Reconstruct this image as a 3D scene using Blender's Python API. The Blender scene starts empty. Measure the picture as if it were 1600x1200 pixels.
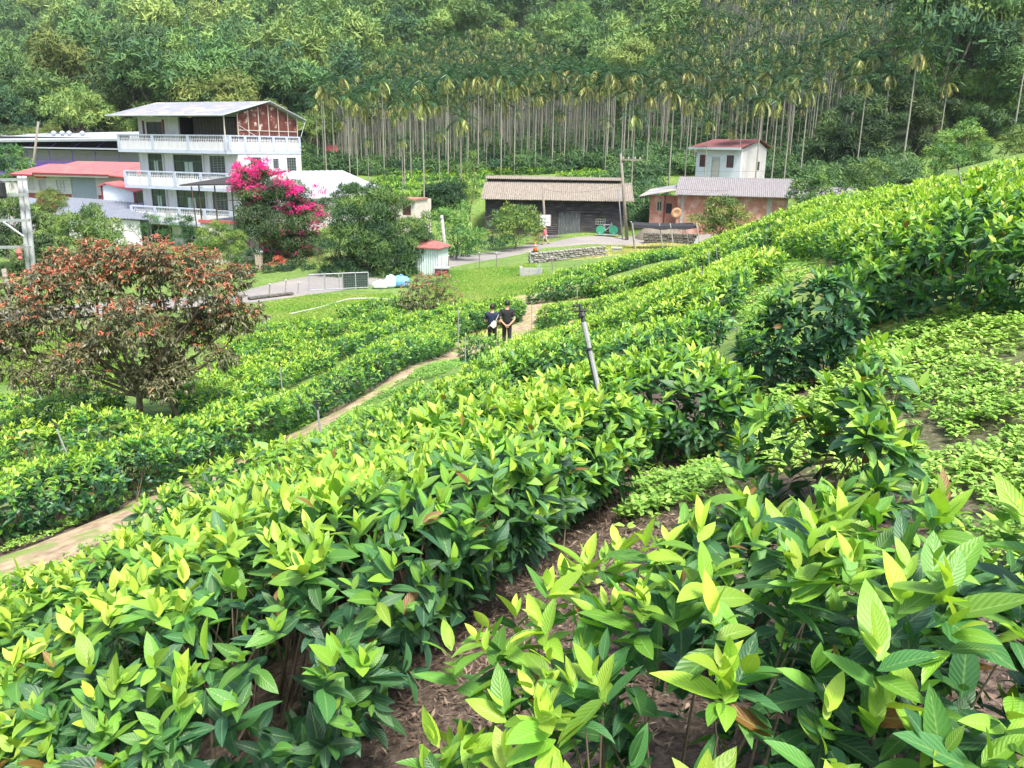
import bpy, bmesh, math, random
import numpy as np
from mathutils import Vector, Matrix
rad = math.radians
C = bpy.context.scene.collection
SC = bpy.context.scene

# ------------------------------------------------------------ camera, sky, sun, exposure
FPX, PITCH, ROLL = 1300.0, rad(15.9), rad(0.8)
F_ = np.array([0, math.cos(PITCH), -math.sin(PITCH)])
R0 = np.array([1.0, 0, 0]); U0 = np.array([0, math.sin(PITCH), math.cos(PITCH)])
R_ = R0*math.cos(ROLL) + U0*math.sin(ROLL)
U_ = U0*math.cos(ROLL) - R0*math.sin(ROLL)
cam = bpy.data.cameras.new('camera'); camo = bpy.data.objects.new('camera', cam); C.objects.link(camo)
cam.sensor_width = 36; cam.lens = 36*FPX/1600; cam.clip_end = 3000; cam.clip_start = 0.05
M = Matrix.Identity(4)
for i in range(3):
    M[i][0] = R_[i]; M[i][1] = U_[i]; M[i][2] = -F_[i]
camo.matrix_world = M
SC.camera = camo

SUN_EL, SUN_AZ = 62, 150          # azimuth measured clockwise from +Y (the view direction)
w = bpy.data.worlds.new('World'); SC.world = w; w.use_nodes = True
nt = w.node_tree; bg = nt.nodes['Background']
sky = nt.nodes.new('ShaderNodeTexSky'); sky.sky_type = 'NISHITA'; sky.sun_disc = False
sky.sun_elevation = rad(SUN_EL); sky.sun_rotation = rad(SUN_AZ); sky.dust_density = 4; sky.air_density = 1.2; sky.ozone_density = 1
nt.links.new(sky.outputs[0], bg.inputs[0]); bg.inputs[1].default_value = 0.13
sl = bpy.data.lights.new('sun', 'SUN'); sl.energy = 3.0; sl.angle = rad(12); sl.color = (1, 0.95, 0.86)
so = bpy.data.objects.new('sun', sl); C.objects.link(so)
sd = Vector((math.sin(rad(SUN_AZ))*math.cos(rad(SUN_EL)), math.cos(rad(SUN_AZ))*math.cos(rad(SUN_EL)), math.sin(rad(SUN_EL))))
so.rotation_euler = sd.to_track_quat('Z', 'Y').to_euler()
SC.view_settings.view_transform = 'Standard'; SC.view_settings.look = 'None'
SC.view_settings.exposure = 1.24; SC.view_settings.gamma = 1
HAZE = 0.00015
SC.cycles.volume_bounces = 0
SC.cycles.max_bounces = 6; SC.cycles.transparent_max_bounces = 8
SC.cycles.diffuse_bounces = 3; SC.cycles.glossy_bounces = 2; SC.cycles.transmission_bounces = 3

def P(px, py, Y):
    """point that lies Y metres ahead on the sight line of a place in the photo (1600 x 1200)"""
    d = F_ + R_*(px-800)/FPX + U_*(600-py)/FPX
    d = d*(Y/d[1]); return d
def proj(p):
    p = np.asarray(p); z = p @ F_
    return 800+FPX*(p @ R_)/z, 600-FPX*(p @ U_)/z

# ------------------------------------------------------------ terrain height
ctl = []
for X, Y, z in [(0,0,-1.65),(1.5,-.5,-1.45),(-2,0,-2.5),(-5,1,-3.4),(0,-5,-1.5),(4,1,-.95),(9,2,.1),(-9,-3,-4.6),(-14,4,-6),
                (14,14,1.2),(20,8,2.5),(12,-10,0.5),(-15,-15,-6),(30,30,2.5),(-30,10,-8),(-40,30,-9)]:
    ctl.append((X, Y, z))
for px, py, Y, dz in [(60,875,8,0),(200,825,8.6,0),(450,690,12.5,0),(650,575,19,0),(790,546,30,0),(900,900,3.4,0),(680,1130,2.2,0),
    (1080,680,6.3,0),(1500,700,4.6,0),(1580,900,3.0,0),(1540,485,6.8,0),(1250,625,6.2,0),(1130,560,9.5,0),(1220,425,17,0),
    (1600,262,15,-.9),(1450,284,19,-.9),(1300,310,26,-.9),(1180,345,35,-.9),(1090,385,43,-.8),(1500,325,11.5,-.85),(1330,328,20,-.9),(1240,336,82,0),(1060,354,82,0),(760,379,80.5,0),(860,378,80.5,0),(970,376,80,0),(870,302,94,0),(960,300,95,0),
    (1500,262,62,0),(1600,245,70,0),(1407,280,95,0),
    (700,408,64,0),(760,400,68,0),(850,384,74,0),(1000,378,78,0),(1090,376,80,0),(420,460,48,0),(520,440,54,0),(600,430,57,0),
    (480,490,38,0),(560,470,44,0),(620,465,46,0),(760,440,50,0),(820,424,56,0),(700,430,55,0),(960,392,66,0),
    (0,660,18,-.3),(60,600,24,-.3),(215,650,15,0),(400,520,32,0),(0,530,36,0),(0,470,48,0),(0,690,11,-.95),(300,640,13,-.9),(450,605,17,-.9),
    (840,470,37,0),(830,500,33,0),(940,460,34,-.7),(1000,405,48,-.7),(1000,500,13,-.8),(850,520,20,-.8),(1100,480,17,0),
    (620,320,84,0),(600,285,100,0),(760,268,108,0),(900,262,110,0),(1080,300,95,0),(1140,277,104,0),(1300,275,100,0),
    (300,400,76,0),(100,345,86,0),(0,335,92,0),(0,280,125,0),(120,200,180,0),(450,250,115,0),
    (1250,25,155,-11),(1400,0,165,-11),(1100,20,190,-11),(1000,90,175,-11),(900,100,190,-11),(720,60,230,-11),(600,100,200,-11),
    (800,130,160,-11),(1150,130,125,-11),(560,160,150,-11),(1500,60,130,-8),(1590,100,110,-8),(1590,0,150,-9),
    (900,20,280,-10),(1000,0,300,-10),(700,0,300,-8),(500,20,320,-8),(300,60,330,-8),(300,130,240,-7),(100,130,300,-8),
    (0,60,400,-8),(150,0,450,-8),(400,0,420,-8),(800,-260,420,0),(100,-260,650,0),(1500,-260,260,0)]:
    q = P(px, py, Y); ctl.append((q[0], q[1], q[2]+dz))
for X, Y, z in [(-420,150,10),(-420,600,170),(420,700,330),(420,150,95),(200,60,15),(-200,40,-12),(0,700,260),(150,-40,10),(-150,-40,-14)]:
    ctl.append((X, Y, z))
ctl = np.array(ctl)
def _warp(x, y):                       # near places count for more: compress distance before interpolating
    x = np.asarray(x, float); y = np.asarray(y, float)
    r = np.sqrt(x*x+y*y)+1e-6; k = np.log1p(r/4.0)*4.0/r
    return x*k, y*k
cw = np.stack(_warp(ctl[:, 0], ctl[:, 1]), 1)
def _phi(r2): return 0.5*r2*np.log(r2+1e-9)
n_ = len(ctl)
rr = np.sqrt(ctl[:, 0]**2+ctl[:, 1]**2)+4
zz = ctl[:, 2]/rr                        # interpolate the slope to the eye, not the height
K = _phi(((cw[:, None]-cw[None])**2).sum(-1)) + np.eye(n_)*0.12
Pm = np.concatenate([np.ones((n_, 1)), cw], 1)
A = np.zeros((n_+3, n_+3)); A[:n_, :n_] = K; A[:n_, n_:] = Pm; A[n_:, :n_] = Pm.T
W_ = np.linalg.solve(A, np.concatenate([zz, np.zeros(3)]))
def ground(x, y):
    x = np.atleast_1d(np.asarray(x, float)); y = np.atleast_1d(np.asarray(y, float))
    sh = x.shape; x = x.ravel(); y = y.ravel(); out = np.empty(len(x))
    for i in range(0, len(x), 20000):
        xs, ys = x[i:i+20000], y[i:i+20000]
        a, b = _warp(xs, ys)
        r2 = (a[:, None]-cw[:, 0])**2 + (b[:, None]-cw[:, 1])**2
        v = _phi(r2) @ W_[:n_] + W_[n_] + W_[n_+1]*a + W_[n_+2]*b
        out[i:i+20000] = v*(np.sqrt(xs*xs+ys*ys)+4)
    return out.reshape(sh)
def gz(x, y): return float(ground([x], [y])[0])
def hit(px, py, h=0.0, y0=0.8, y1=600):
    """first place ahead where the sight line comes down to h above the ground"""
    ys = np.geomspace(y0, y1, 900); d = P(px, py, 1.0)
    g = ground(d[0]*ys, ys)+h; f = d[2]*ys-g
    k = np.where(f < 0)[0]
    if len(k) == 0 or k[0] == 0: k = [np.argmin(np.abs(f))]
    i = k[0]
    if i > 0:
        t = f[i-1]/(f[i-1]-f[i]+1e-9); y = ys[i-1]+(ys[i]-ys[i-1])*min(max(t, 0), 1)
    else: y = ys[0]
    return np.array([d[0]*y, y])

# ------------------------------------------------------------ scene bookkeeping
def tag(o, label=None, cat=None, group=None, kind=None):
    if label: o['label'] = label
    if cat: o['category'] = cat
    if group: o['group'] = group
    if kind: o['kind'] = kind
    return o
def thing(name, label, cat, loc=(0, 0, 0), rotz=0.0, group=None):
    o = bpy.data.objects.new(name, None); C.objects.link(o); o.empty_display_size = 0.2
    o.location = loc; o.rotation_euler = (0, 0, rotz)
    return tag(o, label, cat, group)
def link(name, me, parent=None):
    o = bpy.data.objects.new(name, me); C.objects.link(o)
    if parent: o.parent = parent
    return o
def dup(root, loc, rotz, scale=1.0, label=None, group=None, sz=None):
    r = root.copy(); C.objects.link(r); r.location = loc; r.rotation_euler = (0, 0, rotz)
    r.scale = (scale, scale, sz or scale)
    if label: r['label'] = label
    if group: r['group'] = group
    for ch in list(root.children):
        c = ch.copy(); C.objects.link(c); c.parent = r
        for g in ch.children:
            d = g.copy(); C.objects.link(d); d.parent = c
    return r

# ------------------------------------------------------------ materials
def newmat(name):
    m = bpy.data.materials.new(name); m.use_nodes = True
    nt = m.node_tree; b = nt.nodes['Principled BSDF']; return m, nt, b
def N(nt, t, **k):
    n = nt.nodes.new(t)
    for a, v in k.items():
        if a.startswith('i_'):
            n.inputs[a[2:].replace('_', ' ')].default_value = v
        else: setattr(n, a, v)
    return n
def ramp(nt, stops, fac):
    r = nt.nodes.new('ShaderNodeValToRGB'); e = r.color_ramp.elements
    while len(e) < len(stops): e.new(0.5)
    for el, (p, c) in zip(e, stops): el.position = p; el.color = (*c, 1)
    nt.links.new(fac, r.inputs[0]); return r.outputs[0]
def mixc(nt, fac, a, b, mode='MIX'):
    m = nt.nodes.new('ShaderNodeMix'); m.data_type = 'RGBA'; m.blend_type = mode
    for s, v in ((m.inputs[0], fac), (m.inputs[6], a), (m.inputs[7], b)):
        if hasattr(v, 'links'): nt.links.new(v, s)
        elif isinstance(v, (int, float)): s.default_value = v
        else: s.default_value = (*v, 1)
    return m.outputs[2]
def math_(nt, op, a, b=None, c=None):
    m = nt.nodes.new('ShaderNodeMath'); m.operation = op
    for s, v in zip(m.inputs, (a, b, c)):
        if v is None: continue
        if hasattr(v, 'links'): nt.links.new(v, s)
        else: s.default_value = v
    return m.outputs[0]
_mc = {}
def plain(name, col, rough=0.7, metal=0.0, var=0.25, scale=1.2, dirt=None, dscale=0.5, bump=0.0, stretch=(1, 1, 1), dlo=0.5, dhi=0.75):
    """weathered surface: base colour with uneven tone, optional stains with a colour of their own"""
    if name in _mc: return _mc[name]
    m, nt, b = newmat(name); tc = N(nt, 'ShaderNodeTexCoord')
    mp = N(nt, 'ShaderNodeMapping'); mp.inputs['Scale'].default_value = stretch
    nt.links.new(tc.outputs['Object'], mp.inputs[0])
    n1 = N(nt, 'ShaderNodeTexNoise', i_Scale=scale*4, i_Detail=6.0, i_Roughness=0.65); nt.links.new(mp.outputs[0], n1.inputs[0])
    lo = tuple(c*(1-var) for c in col); hi = tuple(min(1, c*(1+var*0.6)) for c in col)
    c = ramp(nt, [(0.3, lo), (0.7, hi)], n1.outputs[0])
    if dirt:
        n2 = N(nt, 'ShaderNodeTexNoise', i_Scale=dscale*4, i_Detail=8.0, i_Roughness=0.7); nt.links.new(mp.outputs[0], n2.inputs[0])
        f = ramp(nt, [(dlo, (0, 0, 0)), (dhi, (1, 1, 1))], n2.outputs[0]); c = mixc(nt, f, c, dirt)
    nt.links.new(c, b.inputs['Base Color'])
    b.inputs['Roughness'].default_value = rough; b.inputs['Metallic'].default_value = metal
    if bump:
        bp = N(nt, 'ShaderNodeBump', i_Strength=bump, i_Distance=0.02); nt.links.new(n1.outputs[0], bp.inputs['Height'])
        nt.links.new(bp.outputs[0], b.inputs['Normal'])
    _mc[name] = m; return m

def leafmat(name, stops, rough=0.42, trans=0.3, transcol=(0.35, 0.55, 0.06), veins=False, objvar=0.0, hue=True, spec=0.5):
    """leaf: colour runs with the leaf's age (attribute tint.r), a random tone per leaf (tint.g), dead leaves (tint.b)"""
    m, nt, b = newmat(name); at = N(nt, 'ShaderNodeAttribute', attribute_name='tint')
    sp = N(nt, 'ShaderNodeSeparateColor'); nt.links.new(at.outputs['Color'], sp.inputs[0])
    c = ramp(nt, stops, sp.outputs[0])
    br = math_(nt, 'MULTIPLY_ADD', sp.outputs[1], 0.7, 0.65)
    hs = N(nt, 'ShaderNodeHueSaturation'); nt.links.new(c, hs.inputs['Color'])
    if objvar:
        oi = N(nt, 'ShaderNodeObjectInfo')
        br = math_(nt, 'MULTIPLY', br, math_(nt, 'MULTIPLY_ADD', oi.outputs['Random'], objvar, 1-objvar*0.5))
        nt.links.new(math_(nt, 'MULTIPLY_ADD', oi.outputs['Random'], 0.05, 0.475), hs.inputs['Hue'])
    nt.links.new(br, hs.inputs['Value']); c = hs.outputs[0]
    c = mixc(nt, sp.outputs[2], c, (0.20, 0.085, 0.025))
    if veins:
        uv = N(nt, 'ShaderNodeUVMap', uv_map='UVMap'); sx = N(nt, 'ShaderNodeSeparateXYZ'); nt.links.new(uv.outputs[0], sx.inputs[0])
        du = math_(nt, 'ABSOLUTE', math_(nt, 'SUBTRACT', sx.outputs[0], 0.5))
        mid = math_(nt, 'SUBTRACT', 1.0, math_(nt, 'MULTIPLY', du, 16.0)); mid.node.use_clamp = True
        ph = math_(nt, 'SUBTRACT', math_(nt, 'MULTIPLY', sx.outputs[1], 60.0), math_(nt, 'MULTIPLY', du, 34.0))
        wv = math_(nt, 'MULTIPLY_ADD', math_(nt, 'SINE', ph), 0.5, 0.5)
        ln = math_(nt, 'POWER', wv, 9.0)
        f = math_(nt, 'MULTIPLY', math_(nt, 'MAXIMUM', mid, math_(nt, 'MULTIPLY', ln, 0.18)), 0.28)
        c = mixc(nt, f, c, (0.42, 0.60, 0.20))
        h = math_(nt, 'SUBTRACT', math_(nt, 'MULTIPLY', math_(nt, 'POWER', wv, 0.6), -0.9), math_(nt, 'MULTIPLY', mid, 1.0))
        bp = N(nt, 'ShaderNodeBump', i_Strength=0.28, i_Distance=0.003); nt.links.new(math_(nt, 'MULTIPLY', h, -1.0), bp.inputs['Height'])
        nt.links.new(bp.outputs[0], b.inputs['Normal'])
    nt.links.new(c, b.inputs['Base Color'])
    b.inputs['Roughness'].default_value = rough; b.inputs['Specular IOR Level'].default_value = spec
    if trans:
        tr = N(nt, 'ShaderNodeBsdfTranslucent')
        nt.links.new(mixc(nt, 1.0, c, (1.6, 1.7, 0.8), 'MULTIPLY'), tr.inputs[0])
        mx = N(nt, 'ShaderNodeMixShader'); mx.inputs[0].default_value = trans
        nt.links.new(b.outputs[0], mx.inputs[1]); nt.links.new(tr.outputs[0], mx.inputs[2])
        nt.links.new(mx.outputs[0], nt.nodes['Material Output'].inputs[0])
    _mc[name] = m; return m

TEA = [(0.0, (0.38, 0.52, 0.06)), (0.22, (0.27, 0.44, 0.042)), (0.5, (0.135, 0.31, 0.035)), (0.75, (0.055, 0.17, 0.045)), (1.0, (0.026, 0.09, 0.045))]
M_TEA = leafmat('tea_leaf_near', TEA, rough=0.46, trans=0.26, veins=True)
M_TEAF = leafmat('tea_leaf', TEA, rough=0.42, trans=0.26)
M_WEED = leafmat('weed_leaf', [(0, (0.38, 0.54, 0.12)), (0.5, (0.21, 0.39, 0.065)), (1, (0.08, 0.2, 0.04))], rough=0.6, trans=0.3)
M_MANGO = leafmat('red_tree_leaf', [(0.0, (0.50, 0.10, 0.065)), (0.3, (0.38, 0.14, 0.075)), (0.5, (0.18, 0.165, 0.08)), (1.0, (0.07, 0.09, 0.05))], rough=0.4, trans=0.15)
M_TREE = leafmat('tree_leaf', [(0.0, (0.24, 0.32, 0.06)), (0.35, (0.10, 0.19, 0.04)), (0.7, (0.038, 0.10, 0.03)), (1.0, (0.014, 0.05, 0.022))], rough=0.6, trans=0.2, objvar=0.5)
M_PALM = leafmat('palm_frond', [(0.0, (0.50, 0.47, 0.18)), (0.3, (0.34, 0.37, 0.10)), (0.55, (0.10, 0.19, 0.04)), (0.8, (0.034, 0.10, 0.022)), (1.0, (0.014, 0.052, 0.014))], rough=0.45, trans=0.15, objvar=0.3)
M_BOUG = leafmat('bougainvillea_bract', [(0.0, (0.80, 0.02, 0.33)), (0.5, (0.62, 0.03, 0.22)), (1.0, (0.40, 0.05, 0.14))], rough=0.6, trans=0.25)
M_GRASS = leafmat('grass_blade', [(0.0, (0.36, 0.36, 0.11)), (0.5, (0.19, 0.37, 0.045)), (1.0, (0.07, 0.18, 0.03))], rough=0.6, trans=0.25)
M_LITTER = leafmat('dry_leaf', [(0.0, (0.27, 0.21, 0.15)), (0.4, (0.13, 0.085, 0.06)), (1.0, (0.05, 0.033, 0.026))], rough=0.8, trans=0.0)
M_BARK = plain('bark', (0.16, 0.12, 0.09), 0.9, var=0.5, scale=3, dirt=(0.30, 0.29, 0.24), dscale=2, bump=0.6)
M_TWIG = plain('tea_twig', (0.13, 0.10, 0.07), 0.9, var=0.4, scale=5)
M_PTRUNK = plain('palm_trunk', (0.30, 0.285, 0.24), 0.85, var=0.3, scale=0.6, dirt=(0.17, 0.19, 0.10), dscale=0.5, stretch=(1, 1, 0.4), dlo=.52, dhi=.7)

# ------------------------------------------------------------ fast meshes
def npmesh(name, V, Q, mat, uv=None, tint=None, smooth=True, parent=None, k=4):
    me = bpy.data.meshes.new(name); Q = np.asarray(Q, np.int32).reshape(-1, k)
    me.vertices.add(len(V)); me.vertices.foreach_set('co', np.asarray(V, np.float32).ravel())
    me.loops.add(Q.size); me.loops.foreach_set('vertex_index', Q.ravel())
    me.polygons.add(len(Q)); me.polygons.foreach_set('loop_start', np.arange(0, Q.size, k, dtype=np.int32))
    me.polygons.foreach_set('use_smooth', np.full(len(Q), smooth))
    me.update(calc_edges=True)
    if uv is not None:
        l = me.uv_layers.new(name='UVMap'); l.data.foreach_set('uv', np.asarray(uv, np.float32)[Q.ravel()].ravel())
    if tint is not None:
        a = me.attributes.new('tint', 'FLOAT_COLOR', 'POINT')
        t = np.ones((len(V), 4), np.float32); t[:, :tint.shape[1]] = tint; a.data.foreach_set('color', t.ravel())
    me.materials.append(mat)
    return link(name, me, parent)
def unit(v): return v/(np.linalg.norm(v, axis=-1, keepdims=True)+1e-9)

class Leaves:
    """many leaves: base point B, direction D, upper side N, length L, width W, droop, fold"""
    def __init__(s, seg=4, cols=3, shape='tea'):
        s.seg, s.cols, s.shape = seg, cols, shape; s.V = []; s.T = []; s.n = 0
    def add(s, B, D, Nn, L, Wd, droop, fold, tint):
        m = len(B); sg, nc = s.seg, s.cols
        D = unit(D); S = unit(np.cross(D, Nn)); Nn = np.cross(S, D)
        t = np.linspace(0, 1, sg+1)
        if s.shape == 'tea': wf = np.sin(np.pi*np.clip(t, 0, 1)**0.85)**0.8*(1-0.25*t); wf[0] = 0.06; wf[-1] = 0.015
        elif s.shape == 'strap': wf = np.minimum(1, 4*t+.2)*(1-t**3); wf[-1] = 0.03
        else: wf = np.sin(np.pi*np.clip(t*0.9+0.08, 0, 1))**0.6
        kk = (droop+1e-3)[:, None]
        a = np.sin(kk*t)/kk; bb = -(1-np.cos(kk*t))/kk
        ctr = B[:, None]+L[:, None, None]*(D[:, None]*a[..., None]+Nn[:, None]*bb[..., None])
        nl = Nn[:, None]*np.cos(kk*t)[..., None]+D[:, None]*np.sin(kk*t)[..., None]
        cs = np.linspace(-1, 1, nc)
        w_ = (Wd*0.5)[:, None]*wf[None]
        f = fold[:, None, None, None]
        V = ctr[:, :, None]+w_[..., None, None]*(S[:, None, None]*cs[None, None, :, None]*np.cos(f)+nl[:, :, None]*np.abs(cs)[None, None, :, None]*np.sin(f))
        s.V.append(V.reshape(-1, 3)); s.T.append(np.repeat(tint, (sg+1)*nc, 0)); s.n += m
    def build(s, name, mat, parent=None, org=(0, 0, 0)):
        if not s.n: return None
        sg, nc = s.seg, s.cols; base = []
        for i in range(sg):
            for j in range(nc-1):
                a = i*nc+j; base.append((a, a+1, a+nc+1, a+nc))
        base = np.array(base); pv = (sg+1)*nc
        Q = (base[None]+np.arange(s.n)[:, None, None]*pv).reshape(-1, 4)
        uu, vv = np.meshgrid(np.linspace(0, 1, nc), np.linspace(0, 1, sg+1))
        uv = np.tile(np.stack([uu.ravel(), vv.ravel()], 1), (s.n, 1))
        return npmesh(name, np.concatenate(s.V)-np.asarray(org), Q, mat, uv, np.concatenate(s.T), parent=parent)

class Sticks:
    """thin tapered rods between pairs of points"""
    def __init__(s, n=4): s.n = n; s.V = []; s.c = 0
    def add(s, A, B, ra, rb):
        A = np.asarray(A, float).reshape(-1, 3); B = np.asarray(B, float).reshape(-1, 3); m = len(A)
        ra = np.broadcast_to(ra, m)[:, None, None]; rb = np.broadcast_to(rb, m)[:, None, None]
        d = unit(B-A); h = np.where(np.abs(d[:, 2:3]) > 0.9, [[1.0, 0, 0]], [[0, 0, 1.0]])
        u = unit(np.cross(d, h)); v = np.cross(d, u)
        an = np.arange(s.n)*2*np.pi/s.n
        ring = u[:, None]*np.cos(an)[None, :, None]+v[:, None]*np.sin(an)[None, :, None]
        s.V.append(np.concatenate([A[:, None]+ring*ra, B[:, None]+ring*rb], 1).reshape(-1, 3)); s.c += m
    def quads(s):
        n = s.n; base = np.array([(i, (i+1) % n, n+(i+1) % n, n+i) for i in range(n)])
        return (base[None]+np.arange(s.c)[:, None, None]*2*n).reshape(-1, 4)
    def build(s, name, mat, parent=None, org=(0, 0, 0)):
        return npmesh(name, np.concatenate(s.V)-np.asarray(org), s.quads(), mat, parent=parent) if s.c else None

def vnoise(x, y, seed=0):
    """smooth value noise, 0..1"""
    x = np.asarray(x, float); y = np.asarray(y, float)
    xi = np.floor(x).astype(np.int64); yi = np.floor(y).astype(np.int64); fx = x-xi; fy = y-yi
    fx = fx*fx*(3-2*fx); fy = fy*fy*(3-2*fy)
    def hsh(a, b):
        h = (a*374761393+b*668265263+seed*974711) & 0x7fffffff
        h = ((h ^ (h >> 13))*1274126177) & 0x7fffffff
        return ((h ^ (h >> 16)) & 0xffff)/65535.0
    return (hsh(xi, yi)*(1-fx)+hsh(xi+1, yi)*fx)*(1-fy)+(hsh(xi, yi+1)*(1-fx)+hsh(xi+1, yi+1)*fx)*fy

# ------------------------------------------------------------ tea hedges and bushes
def hedge(label, pts, width, H, L=0.105, seed=1, age=0.0, dens=1.0, name='tea_hedge', lum=0.25, side=None, upright=1.0, zc=0.5, stems=True, litter=0.0, gaps=0.0, light=0.0):
    """pts: pixels of the photo where the middle of the hedge's top lies"""
    rg = np.random.default_rng(seed)
    W2 = width/2
    if len(pts[0]) == 2: H *= 0.78
    xy = np.array([hit(*p, H*0.92) if len(p) == 2 else P(*p)[:2] for p in pts])
    if side:
        xy = np.array([hit(*p, H*(0.12 if side == 'R' else 0.85)) for p in pts]); tn = unit(np.gradient(xy, axis=0)); xy = xy+np.stack([-tn[:, 1], tn[:, 0]], 1)*W2*0.92*(1 if side == 'R' else -1)
    if len(xy) == 1: xy = np.array([xy[0]-[0.02, 0], xy[0]+[0.02, 0]])
    sg = np.linalg.norm(np.diff(xy, axis=0), axis=1); cum = np.concatenate([[0], np.cumsum(sg)]); tot = cum[-1]
    ext = W2*0.8                      # rounded ends
    dist = float(np.hypot(*xy.mean(0)));  near = float(np.hypot(xy[:, 0], xy[:, 1]).min())
    # profile of the cross-section
    ph = np.linspace(-2.35, 2.35, 120)
    def prof(ph):
        s_, c_ = np.sin(ph), np.cos(ph)
        px = np.sign(s_)*np.abs(s_)**0.75
        pz = np.where(c_ > 0, zc+(1-zc)*np.abs(c_)**0.6, zc+(zc-0.08)*c_/0.71)
        px = px*np.where(c_ < 0, 1-0.35*np.minimum(1, -c_/0.71), 1)
        return px, pz
    pxx, pzz = prof(ph); dl = np.concatenate([[0], np.cumsum(np.hypot(np.diff(pxx*W2), np.diff(pzz*H)))]); per = dl[-1]
    area = (tot+2*ext*0.7)*per
    ls = L*(1 if dist < 9 else (1+(dist-9)*0.020))      # far leaves stand for small sprays
    per_m2 = dens*(125 if dist < 9 else 125*(L/ls)**1.7)
    ns = int(area*per_m2)
    s_ = rg.uniform(-ext, tot+ext, ns); phi = np.interp(rg.uniform(0, per, ns), dl, ph)
    endf = np.clip(np.minimum((s_+ext)/(ext*1.3), (tot+ext-s_)/(ext*1.3)), 0, 1); endf = np.sqrt(np.maximum(0.02, 1-(1-endf)**2))
    sc = np.clip(s_, 0, tot)
    cx = np.interp(sc, cum, xy[:, 0]); cy = np.interp(sc, cum, xy[:, 1])
    i = np.clip(np.searchsorted(cum, sc)-1, 0, len(sg)-1); d = np.diff(xy, axis=0)[i]; d = d/np.linalg.norm(d, axis=1, keepdims=True)
    over = s_-sc; cx = cx+d[:, 0]*over; cy = cy+d[:, 1]*over
    px, pz = prof(phi); px2, pz2 = prof(phi+0.02)
    tx, tz = (px2-px)*W2, (pz2-pz)*H; nl = np.hypot(tx, tz)+1e-9; nx, nz = -tz/nl, tx/nl
    nx, nz = np.where(phi > 0, np.abs(nx), -np.abs(nx)), np.where(np.abs(phi) < 1.57, np.abs(nz), -np.abs(nz)*0.4)
    lump = 1+lum*(vnoise(s_/0.55, phi*1.1, seed)-0.5)*2*0.6+lum*0.5*(vnoise(s_/0.22, phi*3, seed+5)-0.5)
    wl = 1+lum*1.1*(vnoise(s_/1.1, px*0+3, seed+9)-0.5)
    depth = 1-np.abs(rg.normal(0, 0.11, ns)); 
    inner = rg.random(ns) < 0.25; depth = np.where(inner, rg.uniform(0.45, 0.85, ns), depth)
    sx, sy = -d[:, 1], d[:, 0]       # sideways (left of the run)
    off = px*W2*endf*lump*wl*depth
    bx, by = cx+sx*off, cy+sy*off
    bz = ground(bx, by)
    hh = H*(0.45+0.55*endf)*lump*(0.55+0.45*depth)
    z = bz+np.maximum(0.04, pz*hh)
    B = np.stack([bx, by, z], 1)
    ed = np.where(s_ < 0, -1.0, np.where(s_ > tot, 1.0, 0.0))
    O = np.stack([sx*nx+d[:, 0]*ed*0.8, sy*nx+d[:, 1]*ed*0.8, nz+0.02], 1)  # outward
    if gaps:
        keep = vnoise(s_/0.9, px*1.5, seed+21) > gaps; 
        B, O, pz, depth, inner, lump = [a[keep] for a in (B, O, pz, depth, inner, lump)]; ns = len(B)
    ax = unit(unit(O)*0.75+np.array([0, 0, 0.75*upright])+rg.normal(0, 0.28, (ns, 3)))
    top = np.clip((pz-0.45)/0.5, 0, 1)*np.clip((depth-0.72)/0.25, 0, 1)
    seg, cols = (6, 3) if near < 2.9 else ((4, 3) if near < 6 else ((3, 3) if near < 13 else ((2, 3) if near < 24 else (2, 2))))
    nlv = 7 if near < 8 else (6 if near < 13 else 5)
    lv = Leaves(seg, cols)
    patch = vnoise(B[:, 0]/0.8, B[:, 1]/0.8, seed+77)
    for kf in range(nlv):
        q = kf/(nlv-1)                                   # 0 = youngest at the tip
        az = rg.uniform(0, 6.283, ns)+kf*2.4
        u = unit(np.cross(ax, rg.normal(0, 1, (ns, 3)))); v = np.cross(ax, u)
        ra = u*np.cos(az)[:, None]+v*np.sin(az)[:, None]
        el = np.radians(18+62*q**0.8+rg.normal(0, 12, ns))
        D = ax*np.cos(el)[:, None]+ra*np.sin(el)[:, None]
        Nn = ax*np.sin(el)[:, None]-ra*np.cos(el)[:, None]+rg.normal(0, 0.22, (ns, 3))
        ll = ls*(0.55+0.62*q**0.6)*np.exp(rg.normal(-.02, .2, ns))
        Bk = B-ax*(ls*rg.uniform(.5, 1.25, ns)*q)[:, None]
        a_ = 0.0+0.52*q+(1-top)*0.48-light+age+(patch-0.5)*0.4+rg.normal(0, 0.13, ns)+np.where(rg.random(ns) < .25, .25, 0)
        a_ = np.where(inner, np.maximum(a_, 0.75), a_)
        brown = (rg.random(ns) < 0.010).astype(float)*0.9
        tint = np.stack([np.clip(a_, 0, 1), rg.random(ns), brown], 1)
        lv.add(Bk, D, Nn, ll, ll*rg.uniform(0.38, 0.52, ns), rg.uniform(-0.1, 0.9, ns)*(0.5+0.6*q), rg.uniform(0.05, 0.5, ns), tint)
    o0 = xy.mean(0); org = (o0[0], o0[1], gz(*o0))
    t = thing(name, label, 'tea hedge' if name == 'tea_hedge' else 'tea bush', org)
    lv.build('foliage', M_TEA if near < 9 else M_TEAF, t, org)
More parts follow.
